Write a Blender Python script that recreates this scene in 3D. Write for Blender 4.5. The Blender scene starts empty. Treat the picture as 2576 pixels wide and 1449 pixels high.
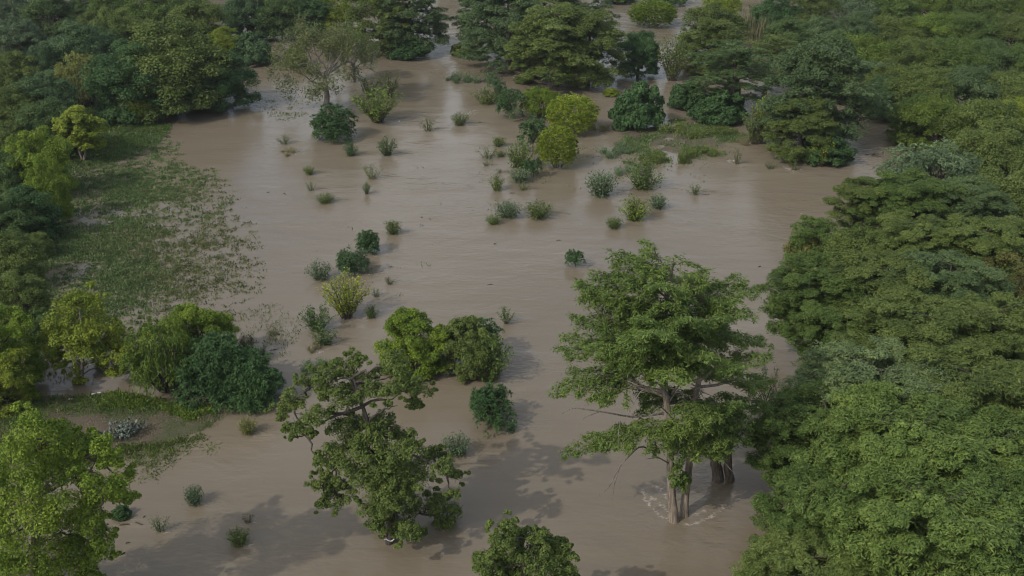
import bpy, math, random
import numpy as np
from mathutils import Vector

# ------------------------------------------------------------------ camera, sky, sun, exposure
SC = bpy.context.scene
COL = SC.collection
PITCH, CAM_H = math.radians(25), 45.0
F = 724.5 / math.tan(math.radians(15))          # focal length in units of the 2576 px wide photograph
cam = bpy.data.cameras.new("camera")
cam.sensor_width = 36.0
cam.lens = 36.0 * F / 2576.0
cam.clip_start, cam.clip_end = 0.5, 12000
co = bpy.data.objects.new("camera", cam)
COL.objects.link(co)
co.location = (0, 0, CAM_H)
co.rotation_euler = (math.pi / 2 - PITCH, 0, 0)
SC.camera = co

SUN_EL, SH_AZ = math.radians(40), math.radians(40)   # shadows fall to the right and away
sl = bpy.data.lights.new("sun", 'SUN')
sl.energy, sl.angle, sl.color = 2.0, math.radians(0.6), (1.0, 0.95, 0.87)
so = bpy.data.objects.new("sun", sl)
COL.objects.link(so)
so.rotation_euler = Vector((math.cos(SH_AZ) * math.cos(SUN_EL), math.sin(SH_AZ) * math.cos(SUN_EL),
                            -math.sin(SUN_EL))).to_track_quat('-Z', 'Y').to_euler()
W = bpy.data.worlds.new("World")
SC.world = W
W.use_nodes = True
wn = W.node_tree
sky = wn.nodes.new('ShaderNodeTexSky')
sky.sky_type = 'NISHITA'
sky.sun_disc = False
sky.sun_elevation = SUN_EL
sky.sun_rotation = math.atan2(-math.cos(SH_AZ), -math.sin(SH_AZ))
sky.air_density, sky.dust_density, sky.ozone_density = 1.0, 3.0, 1.0
bg = wn.nodes['Background']
bg.inputs['Strength'].default_value = 0.15
wtc = wn.nodes.new('ShaderNodeTexCoord')
wmp = wn.nodes.new('ShaderNodeMapping'); wmp.inputs['Scale'].default_value = (1, 1, 2.6)
wn.links.new(wtc.outputs['Generated'], wmp.inputs[0])
wno = wn.nodes.new('ShaderNodeTexNoise'); wno.inputs['Scale'].default_value = 2.3; wno.inputs['Detail'].default_value = 5
wn.links.new(wmp.outputs[0], wno.inputs['Vector'])
wra = wn.nodes.new('ShaderNodeMapRange')
wn.links.new(wno.outputs[0], wra.inputs[0])
for k_, v_ in ((1, .46), (2, .64), (3, 0.0), (4, 0.85)): wra.inputs[k_].default_value = v_
wmx = wn.nodes.new('ShaderNodeMix'); wmx.data_type = 'RGBA'
wn.links.new(wra.outputs[0], wmx.inputs[0]); wn.links.new(sky.outputs[0], wmx.inputs[6])
wmx.inputs[7].default_value = (7.5, 7.6, 7.7, 1)   # sunlit cloud
wn.links.new(wmx.outputs[2], bg.inputs[0])
vs = SC.view_settings
vs.view_transform, vs.look, vs.gamma, vs.exposure = 'Standard', 'None', 1.0, -0.08
SC.cycles.filter_width = 1.1
SC.cycles.max_bounces = 6
SC.cycles.transparent_max_bounces = 6

# ------------------------------------------------------------------ photograph pixel -> place
def ray(x, y):
    cx, cy = (x - 1288) / F, (724.5 - y) / F
    return np.array([cx, math.cos(PITCH) + cy * math.sin(PITCH), -math.sin(PITCH) + cy * math.cos(PITCH)])
def g(x, y, z=0.0):
    d = ray(x, y)
    return np.array([0, 0, CAM_H]) + d * ((z - CAM_H) / d[2])
def aty(x, y, Y):
    d = ray(x, y)
    return np.array([0, 0, CAM_H]) + d * (Y / d[1])

# ------------------------------------------------------------------ materials
def newmat(name):
    m = bpy.data.materials.new(name)
    m.use_nodes = True
    nt = m.node_tree
    return m, nt, nt.nodes['Principled BSDF']
def N(nt, t, **kw):
    n = nt.nodes.new(t)
    for k, v in kw.items():
        if k.startswith('i_'):
            n.inputs[k[2:].replace('_', ' ')].default_value = v
        else:
            setattr(n, k, v)
    return n
def L(nt, a, b): nt.links.new(a, b)
def mixc(nt, fac, a, b, blend='MIX'):
    n = nt.nodes.new('ShaderNodeMix')
    n.data_type, n.blend_type = 'RGBA', blend
    for s, v in ((0, fac), (6, a), (7, b)):
        if hasattr(v, 'links'): L(nt, v, n.inputs[s])
        else: n.inputs[s].default_value = v
    return n.outputs[2]
def math_(nt, op, a, b=None, c=None, clamp=False):
    n = nt.nodes.new('ShaderNodeMath')
    n.operation, n.use_clamp = op, clamp
    for i, v in enumerate((a, b, c)):
        if v is None: continue
        if hasattr(v, 'links'): L(nt, v, n.inputs[i])
        else: n.inputs[i].default_value = v
    return n.outputs[0]
def ramp(nt, v, lo, hi, a=0.0, b=1.0):
    n = nt.nodes.new('ShaderNodeMapRange')
    L(nt, v, n.inputs[0])
    for i, x in enumerate((lo, hi, a, b)): n.inputs[i + 1].default_value = x
    return n.outputs[0]
def noise(nt, vec, scale, detail=3, rough=0.55, dist=0.0):
    n = N(nt, 'ShaderNodeTexNoise')
    n.inputs['Scale'].default_value, n.inputs['Detail'].default_value = scale, detail
    n.inputs['Roughness'].default_value, n.inputs['Distortion'].default_value = rough, dist
    if vec is not None: L(nt, vec, n.inputs['Vector'])
    return n.outputs[0]

def leaf_material():
    m, nt, p = newmat("leaf")
    oi = N(nt, 'ShaderNodeObjectInfo')
    at = N(nt, 'ShaderNodeAttribute', attribute_name='var')
    geo = N(nt, 'ShaderNodeNewGeometry')
    big = noise(nt, geo.outputs['Position'], 0.45, 3)
    k = math_(nt, 'ADD', at.outputs['Fac'], math_(nt, 'MULTIPLY', math_(nt, 'SUBTRACT', big, 0.5), 0.9))
    hsv = N(nt, 'ShaderNodeHueSaturation')
    L(nt, oi.outputs['Color'], hsv.inputs['Color'])
    L(nt, ramp(nt, k, 0, 1, 0.512, 0.482), hsv.inputs['Hue'])
    L(nt, ramp(nt, k, 0, 1, 0.60, 1.45), hsv.inputs['Value'])
    L(nt, hsv.outputs[0], p.inputs['Base Color'])
    p.inputs['Roughness'].default_value = 0.6
    p.inputs['Specular IOR Level'].default_value = 0.25
    tr = N(nt, 'ShaderNodeBsdfTranslucent')
    L(nt, mixc(nt, 0.6, hsv.outputs[0], (0.16, 0.2, 0.03, 1), 'MULTIPLY'), tr.inputs[0])
    L(nt, hsv.outputs[0], tr.inputs[0])
    mx = N(nt, 'ShaderNodeMixShader')
    mx.inputs[0].default_value = 0.28
    L(nt, p.outputs[0], mx.inputs[1]); L(nt, tr.outputs[0], mx.inputs[2])
    L(nt, mx.outputs[0], nt.nodes['Material Output'].inputs[0])
    return m
def bark_material():
    m, nt, p = newmat("bark")
    oi = N(nt, 'ShaderNodeObjectInfo')
    tc = N(nt, 'ShaderNodeTexCoord')
    mp = N(nt, 'ShaderNodeMapping'); mp.inputs['Scale'].default_value = (6, 6, 0.8)
    L(nt, tc.outputs['Object'], mp.inputs[0])
    n1 = noise(nt, mp.outputs[0], 1.4, 4, 0.65)
    c = mixc(nt, ramp(nt, n1, 0.32, 0.68), (0.35, 0.33, 0.32, 1), (1.35, 1.3, 1.25, 1))
    L(nt, mixc(nt, 1.0, oi.outputs['Color'], c, 'MULTIPLY'), p.inputs['Base Color'])
    b = N(nt, 'ShaderNodeBump'); b.inputs['Strength'].default_value = 0.6; b.inputs['Distance'].default_value = 0.06
    L(nt, n1, b.inputs['Height']); L(nt, b.outputs[0], p.inputs['Normal'])
    p.inputs['Roughness'].default_value = 0.9
    return m
LEAF, BARK = leaf_material(), bark_material()

# ------------------------------------------------------------------ mesh buffers
def nrm(v): return v / np.maximum(np.linalg.norm(v, axis=-1, keepdims=True), 1e-9)
class Buf:
    def __init__(s): s.v, s.q, s.a, s.n = [], [], [], 0
    def add(s, v, q, a):
        s.v.append(v); s.q.append(q + s.n); s.a.append(a); s.n += len(v)
    def leaves(s, c, ax, no, ln, wd, var):
        """diamond leaves: centre, long axis, facing, length, width, tone"""
        c, ax = np.asarray(c, float), nrm(np.asarray(ax, float))
        n = len(c)
        sd = nrm(np.cross(no, ax))
        ln, wd = np.broadcast_to(ln, n)[:, None], np.broadcast_to(wd, n)[:, None]
        fold = np.cross(ax, sd) * wd * 0.22
        v = np.stack([c - ax * ln * .5, c + sd * wd * .5 + fold - ax * ln * .05, c + ax * ln * .5, c - sd * wd * .5 + fold - ax * ln * .05], 1).reshape(-1, 3)
        s.add(v, np.arange(4 * n).reshape(n, 4), np.repeat(np.broadcast_to(var, n), 4))
    def tube(s, pts, rad, sides=6):
        pts, rad = np.asarray(pts, float), np.asarray(rad, float)
        k = len(pts)
        t = nrm(np.gradient(pts, axis=0))
        u = nrm(np.cross(t, np.array([0.31, 0.17, 0.11]) + np.abs(t[:, [1, 2, 0]])))
        w = np.cross(t, u)
        an = np.arange(sides) * 2 * math.pi / sides
        v = pts[:, None] + rad[:, None, None] * (np.cos(an)[None, :, None] * u[:, None] + np.sin(an)[None, :, None] * w[:, None])
        i, j = np.meshgrid(np.arange(k - 1), np.arange(sides), indexing='ij')
        j2 = (j + 1) % sides
        q = np.stack([i * sides + j, i * sides + j2, (i + 1) * sides + j2, (i + 1) * sides + j], -1).reshape(-1, 4)
        s.add(v.reshape(-1, 3), q, np.full(k * sides, .5))
    def mesh(s, name, mat, smooth=False):
        v, q, a = np.concatenate(s.v), np.concatenate(s.q), np.concatenate(s.a)
        m = bpy.data.meshes.new(name)
        m.vertices.add(len(v)); m.vertices.foreach_set('co', v.astype(np.float32).ravel())
        m.loops.add(q.size); m.loops.foreach_set('vertex_index', q.astype(np.int32).ravel())
        m.polygons.add(len(q)); m.polygons.foreach_set('loop_start', np.arange(0, q.size, 4, dtype=np.int32))
        if smooth: m.polygons.foreach_set('use_smooth', np.ones(len(q), bool))
        m.update(calc_edges=True)
        m.attributes.new('var', 'FLOAT', 'POINT').data.foreach_set('value', np.clip(a, 0, 1).astype(np.float32))
        m.materials.append(mat)
        return m
def path(rng, a, b, sag=0.0, jit=0.05, n=7):
    a, b = np.asarray(a, float), np.asarray(b, float)
    t = np.linspace(0, 1, n)[:, None]
    p = a + (b - a) * t
    ln = np.linalg.norm(b - a)
    p[:, 2] += (4 * t * (1 - t))[:, 0] * sag
    p[1:-1] += rng.normal(0, jit * ln, (n - 2, 3)) * .6
    return p
def rdir(rng, n, zmin=-1.0):
    z = rng.uniform(zmin, 1, n); a = rng.uniform(0, 2 * math.pi, n); r = np.sqrt(1 - z * z)
    return np.stack([r * np.cos(a), r * np.sin(a), z], 1)

# ------------------------------------------------------------------ growth
def skirt(d):
    """crown directions whose lower half stays wide, so foliage hangs to the water"""
    h = np.linalg.norm(d[:, :2], axis=1)
    k = np.where(d[:, 2] < 0, np.maximum(h, .9) / np.maximum(h, 1e-3), 1.0)
    return np.column_stack([d[:, :2] * k[:, None], d[:, 2]])
def clump(lb, rng, c, r, per, leaf, nsub=5, flat=.8, droop=.15, zmin=-.45, tone=None, wr=(.4, .62)):
    """one lumpy foliage mass: sub-bumps, each a fuzzy shell of leaves"""
    c = np.asarray(c, float)
    tone = rng.uniform(.15, .85) if tone is None else tone
    for d in rdir(rng, nsub, zmin):
        sc = c + d * r * .66 * np.array([1, 1, flat]); sr = r * rng.uniform(.36, .62)
        e = rdir(rng, per, -.6)
        p = sc + e * sr * rng.uniform(.45, 1.12, (per, 1)) * np.array([1, 1, flat])
        no = nrm(e * .7 + np.array([0, 0, .5]) + rng.normal(0, .45, (per, 3)))
        ax = nrm(np.cross(no, rng.normal(0, 1, (per, 3)))) + np.array([0, 0, -droop]) + e * .25
        l = leaf * rng.uniform(.65, 1.3, per)
        lb.leaves(p, ax, no, l, l * rng.uniform(*wr, per), np.clip(tone * .55 + .225 + rng.normal(0, .17, per), 0, 1))
def spray_limb(lb, tb, rng, a, b, r0, leaf, dens=1.0, sag=None, start=.16, wid=None, fall=.25, thin=1.0, tap=.72):
    """a limb that carries flat feathery branchlets on both sides"""
    a, b = np.asarray(a, float), np.asarray(b, float)
    ln = np.linalg.norm(b - a)
    p = path(rng, a, b, ln * .10 if sag is None else sag, .035, 8)
    tb.tube(p, np.linspace(r0, r0 * .16, 8), 5)
    hd = nrm((b - a) * np.array([1, 1, .0]) + 1e-6)
    sd = np.array([-hd[1], hd[0], 0])
    w = np.clip(.42 * ln, .9, 3.4) if wid is None else wid
    nb = max(6, int(ln * 3.4 * dens))
    tone = rng.uniform(.2, .8)
    for i in range(nb):
        t = start + (1 - start) * (i + rng.uniform(0, 1)) / nb
        x = t * 7; k = min(int(x), 6)
        o = p[k] + (p[k + 1] - p[k]) * (x - k)
        s = 1 if i % 2 else -1
        an = math.radians(rng.uniform(30, 80))
        bl = w * (1.05 - tap * t) * rng.uniform(.55, 1.15) + .25
        d = nrm(hd * math.cos(an) + sd * s * math.sin(an) + np.array([0, 0, rng.uniform(-.2, .28) * thin]))
        n = max(4, int(bl * 7.5 * dens)); q = 4
        tt = np.repeat(np.sqrt(np.linspace(.0, 1, n)), q)[:, None]
        c = o + d * tt * bl + np.array([0, 0, -1]) * (tt ** 2) * bl * .16 + rng.normal(0, .13, (n * q, 3)) * np.array([1, 1, thin]) + np.array([0, 0, .10])
        side = np.cross(d, [0, 0, 1.0]) * rng.choice([-1, 1], (n * q, 1))
        ax = d * .6 + side * rng.uniform(.2, 1.0, (n * q, 1)) + rng.normal(0, .3, (n * q, 3)) + np.array([0, 0, -fall])
        no = np.array([0, 0, 1.0]) + rng.normal(0, .42, (n * q, 3))
        l = leaf * rng.uniform(.6, 1.35, n * q)
        lb.leaves(c, ax, no, l, l * rng.uniform(.20, .34, n * q), np.clip(tone * .5 + .25 + rng.normal(0, .16, n * q), 0, 1))
        if bl > .9: tb.tube(np.stack([o, o + d * bl * .5, o + d * bl * .9 - np.array([0, 0, bl * .12])]), [r0 * .2, r0 * .12, r0 * .05], 3)

def k_cypress(seed, H=17, R=6.2, n=30, leaf=.40, low=.2, flat=.55, dens=1.0, fall=.25):
    rng = np.random.default_rng(seed); lb, tb = Buf(), Buf()
    lean = rng.normal(0, .5, 2)
    top = np.array([lean[0], lean[1], H * .93])
    tp = path(rng, (0, 0, -1.2), top, 0, .012, 10)
    tb.tube(tp, np.interp(np.linspace(0, 1, 10), [0, .12, .3, 1], [.62, .42, .33, .07]), 9)
    for i in range(n):
        f = low + (1 - low) * ((i + rng.uniform(0, 1)) / n) ** .85
        z = f * H * .93
        x = np.clip((z + 1.2) / (top[2] + 1.2), 0, .999) * 9; k = int(x)
        o = tp[k] + (tp[k + 1] - tp[k]) * (x - k)
        prof = np.interp(f, [low, low + .2, .7, 1], [.75, 1.0, .88, flat])
        ln = R * prof * rng.uniform(.72, 1.12)
        az = i * 2.399 + rng.normal(0, .35)
        rise = ln * rng.uniform(.02, .28) if f > .45 else ln * rng.uniform(-.22, .12)
        b = o + np.array([math.cos(az) * ln, math.sin(az) * ln, rise])
        spray_limb(lb, tb, rng, o, b, .03 + .013 * ln, leaf, dens, fall=fall)
    for i in range(10):
        clump(lb, rng, tp[9 - i // 3] + rng.normal(0, [R * .12, R * .12, .4]), R * .13, 90, leaf * .8, 4, .5, .2)
    return lb, tb
def k_cypd(seed, H=15, R=6.0, n=13, leaf=.40, low=.05, m=95, per=125, cl=.32, flat=.85, prof=(.66, .84, .70, .30), dens=1.0, rc=(.15, .26), droop=.6, fall=.5):
    lb, tb = k_cypress(seed, H, R * .92, n, leaf, low, .6, dens, fall)
    rng = np.random.default_rng(seed + 500)
    for i in range(m):
        f = low + (1 - low) * rng.uniform(0, 1); a = i * 2.4 + rng.normal(0, .3)
        rr = R * np.interp(f, [low, low + .25, .7, 1], prof) * math.sqrt(rng.uniform(.15, 1.1))
        z = max(f * H * .93 + (R - rr) * .12, .8)
        clump(lb, rng, (math.cos(a) * rr, math.sin(a) * rr, z), R * rng.uniform(*rc), per, cl, 6, flat, droop, wr=(.24, .40))
    return lb, tb
def k_broad(seed, H=10, R=5, n=50, per=165, leaf=.245, zc=.47, rz=.52, base=.3, rc=(.24, .40), droop=.15, zmin=-.9):
    rng = np.random.default_rng(seed); lb, tb = Buf(), Buf()
    c0 = np.array([0, 0, H * zc]); rad = np.array([R, R, H * rz])
    p = path(rng, (0, 0, -1), (rng.normal(0, .3), rng.normal(0, .3), H * .62), 0, .03, 7)
    tb.tube(p, np.linspace(R * .07 + .06, R * .02 + .02, 7), 8)
    ds = skirt(rdir(rng, n, zmin)) if zmin < -.8 else rdir(rng, n, zmin)
    for i, d in enumerate(ds):
        r = R * rng.uniform(*rc)
        c = c0 + d * (rad - r * .75) * rng.uniform(.82, 1.06)
        c[2] = max(c[2], r * .7)
        clump(lb, rng, c, r, per, leaf, 5, .8, droop)
        if i % 2 == 0:
            k = rng.integers(2, 6)
            tb.tube(path(rng, p[k], c, -.03 * R, .05, 5), np.linspace(R * .022, R * .006, 5), 4)
    if zmin < -.8:
        for i in range(14):
            a = i * .449 + rng.uniform(-.2, .2); r = R * rng.uniform(.18, .28)
            clump(lb, rng, (math.cos(a) * R * rng.uniform(.62, .85), math.sin(a) * R * rng.uniform(.62, .85), r * rng.uniform(.6, 1.4)), r, per, leaf, 5, .8, droop + .3)
    for d in rdir(rng, n // 2, -.6):
        clump(lb, rng, c0 + d * rad * .42, R * .3, per // 2, leaf, 3)
    return lb, tb
def k_roundbush(seed, H=5.6, R=2.5, n=1500):
    rng = np.random.default_rng(seed); lb, tb = Buf(), Buf()
    for i in range(9):
        e = rdir(rng, 1, .2)[0] * np.array([R, R, H * .75]) * .7
        tb.tube(path(rng, (e[0] * .12, e[1] * .12, -.6), e + np.array([0, 0, .3]), .2, .03, 6), np.linspace(.06, .012, 6), 5)
    for d in rdir(rng, n, -.75):
        bump = 1 + .05 * math.sin(3.1 * d[0] + seed) * math.cos(4.3 * d[1]) + .04 * math.sin(9 * d[2] + 7 * d[0])
        c = np.array([0, 0, H * .5]) + d * np.array([R, R, H * .5]) * bump * rng.uniform(.62, 1.03)
        c[2] = max(c[2], .12); m = 16
        e = nrm(d * .6 + np.array([0, 0, .9]) + rng.normal(0, .55, (m, 3)))
        l = rng.uniform(.14, .28, m)
        lb.leaves(c + e * l[:, None] * .6, e, rng.normal(0, 1, (m, 3)) + d, l, l * .42, np.clip(rng.uniform(.2, .8) + rng.normal(0, .15, m), 0, 1))
    return lb, tb
def k_vase(seed, H=4.6, R=1.9, n=46, per=42, leaf=.22, start=.3, spread=1.0, clear=0.0, jit=.55):
    rng = np.random.default_rng(seed); lb, tb = Buf(), Buf()
    for i in range(n):
        az = i * 2.4 + rng.normal(0, .4); u = math.sqrt(rng.uniform(0, 1))
        top = np.array([math.cos(az) * R * u * spread, math.sin(az) * R * u * spread, H * (1 - .38 * u * u) * rng.uniform(.8, 1.0)])
        a = np.array([top[0] * .10, top[1] * .10, -.5]) if clear == 0 else np.array([top[0] * .08, top[1] * .08, clear * H])
        p = path(rng, a, top, 0, .03, 7); p[1:6, :2] *= np.array([.75, .78, .84, .9, .96])[:, None]
        tb.tube(p, np.linspace(.02 + H * .006, .006, 7), 4)
        t = np.sort(rng.uniform(start, 1.03, per)) * 6; k = np.minimum(t.astype(int), 5)
        c = p[k] + (p[k + 1] - p[k]) * (t - k)[:, None] + rng.normal(0, leaf * jit, (per, 3))
        ax = nrm(p[-1] - p[0]) * .6 + rng.normal(0, .6, (per, 3))
        l = leaf * rng.uniform(.6, 1.3, per)
        lb.leaves(c, ax, rng.normal(0, .6, (per, 3)) + np.array([0, 0, .7]), l, l * .5, np.clip(rng.uniform(.25, .75) + rng.normal(0, .16, per), 0, 1))
    if clear:
        for s in (-1, 1):
            tb.tube(path(rng, (s * .35 * R * .3, 0, -.5), (-s * .05, s * .08, clear * H * 1.25), 0, .02, 5), np.linspace(.11, .06, 5), 6)
    return lb, tb
def k_willow(seed, H=6, R=2.8, n=48, strands=30, leaf=.26):
    rng = np.random.default_rng(seed); lb, tb = Buf(), Buf()
    for i in range(n):
        d = rdir(rng, 1, -.8)[0]
        c = np.array([0, 0, H * .50]) + d * np.array([R, R, H * .44]) * rng.uniform(.5, .9)
        tb.tube(path(rng, (d[0] * .2, d[1] * .2, -.6), c, .3, .04, 6), np.linspace(.08, .015, 6), 4)
        tone = rng.uniform(.2, .8)
        for s in range(strands):
            o = c + rdir(rng, 1, -.3)[0] * R * .24; out = nrm(np.array([d[0], d[1], .2]) + rng.normal(0, .5, 3))
            m = 16; t = np.linspace(0, 1, m)[:, None]; ln = rng.uniform(.5, 1.3) * R * .26
            p = o + out * t * ln * .7 + np.array([0, 0, 1]) * (.35 * t - 1.0 * t * t) * ln
            ok = p[:, 2] > .02
            ax = out * .5 + np.array([0, 0, -.7]) * (t + .1) + rng.normal(0, .35, (m, 3))
            l = leaf * rng.uniform(.6, 1.2, m)
            lb.leaves(p[ok] + rng.normal(0, .05, (ok.sum(), 3)), ax[ok], rng.normal(0, .7, (ok.sum(), 3)) + np.array([0, 0, .6]), l[ok], l[ok] * .30, np.clip(tone + rng.normal(0, .15, ok.sum()), 0, 1))
    return lb, tb
def k_rosette(seed, H=3.6, R=1.9, n=120, leaf=.42, lob=5, zc=.52, rz=.32):
    """broad dark bush whose long compound leaves radiate from the twig ends"""
    rng = np.random.default_rng(seed); lb, tb = Buf(), Buf()
    tb.tube(path(rng, (0, 0, -.6), (0, 0, H * .5), 0, .03, 5), np.linspace(.09, .05, 5), 6)
    cl = [(np.array([0, 0, H * zc]) + d * np.array([R * .58, R * .58, H * rz]), R * rng.uniform(.36, .52)) for d in skirt(rdir(rng, lob * 2, -.9))]
    for c, r in cl:
        tb.tube(path(rng, (0, 0, H * .25), c, .1, .05, 5), np.linspace(.045, .012, 5), 4)
        tone = rng.uniform(.25, .75)
        for d in rdir(rng, n // 8, -.45):
            o = c + d * r * rng.uniform(.6, 1.05); o[2] = max(o[2], .15); m = 26
            e = nrm(d * .55 + np.array([0, 0, .35]) + rng.normal(0, .7, (m, 3)))
            t = rng.uniform(.2, 1, (m, 1))
            p = o + e * leaf * t - np.array([0, 0, .5]) * leaf * t * t
            l = leaf * rng.uniform(.45, .8, m)
            lb.leaves(p, e + np.array([0, 0, -.5]) * t * 1.4 + rng.normal(0, .3, (m, 3)), rng.normal(0, .45, (m, 3)) + np.array([0, 0, 1]) + d * .4, l, l * .36, np.clip(tone * .6 + .2 + rng.normal(0, .14, m), 0, 1))
    return lb, tb
def k_shrub(seed, H=1.6, R=.9, n=40, per=40, leaf=.14, start=.25):
    return k_vase(seed, H, R, n, per, leaf, start, 1.0, 0.0, 1.0)
def k_stems(seed):
    rng = np.random.default_rng(seed + 9)
    lb, _ = k_broad(seed, 6.2, 2.2, 34, 120, .22, zc=.55, rz=.44, zmin=-.78, rc=(.22, .36))
    tb = Buf()
    for s in (-1, 1):
        tb.tube(path(rng, (s * .10, 0, -.5), (s * .55, s * .1, 4.4), 0, .015, 7), np.linspace(.12, .05, 7), 7)
        for k in range(5): tb.tube(path(rng, (s * .3, 0, 2.4 + .3 * k), rdir(rng, 1)[0] * 1.4 + np.array([0, 0, 4.2]), 0, .05, 5), np.linspace(.05, .012, 5), 4)
    return lb, tb
def k_mound(seed, H=3.2, R=2.6, n=26, per=150, leaf=.26):
    return k_broad(seed, H, R, n, per, leaf, zc=.40, rz=.58, rc=(.22, .36), droop=.5)
def branch(tb, rng, a, d, ln, r, depth, tips):
    b = a + nrm(d) * ln
    p = path(rng, a, b, ln * .04, .05, 5)
    tb.tube(p, np.linspace(r, r * .55, 5), 5 if depth > 1 else 4)
    tips.append((p[-1], depth))
    if depth == 0: return
    for k in range(rng.integers(2, 4)):
        branch(tb, rng, p[-1] if k else p[3], nrm(d) + rng.normal(0, .55, 3) + np.array([0, 0, .05]), ln * rng.uniform(.6, .85), r * .55, depth - 1, tips)
def k_halfbare(seed, H=11, R=5, leafy=1.0, leaf=.28, depth=4, per=32):
    rng = np.random.default_rng(seed); lb, tb = Buf(), Buf(); tips = []
    tb.tube(path(rng, (0, 0, -1), (0, 0, H * .3), 0, .03, 5), np.linspace(.36, .26, 5), 8)
    for i in range(7):
        az = i * .9 + rng.normal(0, .2); el = rng.uniform(.25, 1.3)
        branch(tb, rng, np.array([0, 0, H * rng.uniform(.2, .32)]), np.array([math.cos(az), math.sin(az), el]), H * .24, .13, depth, tips)
    for p, dp in tips:
        if dp <= 2 and rng.uniform() < leafy:
            c = p + rng.normal(0, .32, (per, 3)); l = leaf * rng.uniform(.5, 1.1, per)
            lb.leaves(c, rng.normal(0, 1, (per, 3)), rng.normal(0, .6, (per, 3)) + np.array([0, 0, .6]), l, l * .5, np.clip(rng.uniform(.2, .8) + rng.normal(0, .15, per), 0, 1))
    return lb, tb
def k_weeds(seed, H=.9, R=1.6, n=420, leaf=.15):
    rng = np.random.default_rng(seed); lb, tb = Buf(), Buf()
    k = 8; cs = rng.normal(0, R * .45, (k, 2)); hs = rng.uniform(.35, 1, k)
    for i in range(n):
        j = rng.integers(k); b = np.append(cs[j] + rng.normal(0, R * .10, 2), -.1)
        h = H * hs[j] * rng.uniform(.5, 1.05); d = np.array([rng.normal(0, .5), rng.normal(0, .5), 1.0]); m = 9
        t = np.linspace(.1, 1, m)[:, None]
        l = leaf * rng.uniform(.5, 1.2, m)
        lb.leaves(b + d * t * h + rng.normal(0, .05, (m, 3)), d * .4 + rng.normal(0, .7, (m, 3)), rng.normal(0, .7, (m, 3)) + np.array([0, -.2, .7]), l, l * .45, np.clip(hs[j] * .5 + .2 + rng.normal(0, .18, m), 0, 1))
    for j in range(k):
        tb.tube([(0, 0, .02), np.append(cs[j] * .5, .04), np.append(cs[j], .03)], [.012, .012, .012], 4)
        tb.tube([np.append(cs[j], -.3), np.append(cs[j], H * hs[j] * .6)], [.015, .006], 4)
    return lb, tb
def k_reeds(seed, H=2.2, R=4, n=900):
    rng = np.random.default_rng(seed); lb, tb = Buf(), Buf()
    for i in range(n):
        a = rng.uniform(0, 6.28); r = R * math.sqrt(rng.uniform(0, 1))
        b = np.array([math.cos(a) * r, math.sin(a) * r, 0.0]); h = H * rng.uniform(.55, 1.0); d = np.array([rng.normal(0, .16), rng.normal(0, .16), 1.0])
        tone = np.clip(rng.uniform(.1, .9), 0, 1)
        for t0, t1 in ((0, .4), (.35, .75), (.7, 1.0)):
            lb.leaves([b + d * h * (t0 + t1) / 2], [d + rng.normal(0, .1, 3)], [rng.normal(0, 1, 3)], h * (t1 - t0), .07, tone)
    for i in range(12):
        p = rng.normal(0, R * .4, 2); tb.tube([(0, 0, .02), np.append(p * .5, .05), np.append(p, .03)], [.015, .015, .015], 4); tb.tube([np.append(p, -.2), np.append(p + rng.normal(0, .2, 2), H * .9)], [.02, .006], 4)
    return lb, tb

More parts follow.
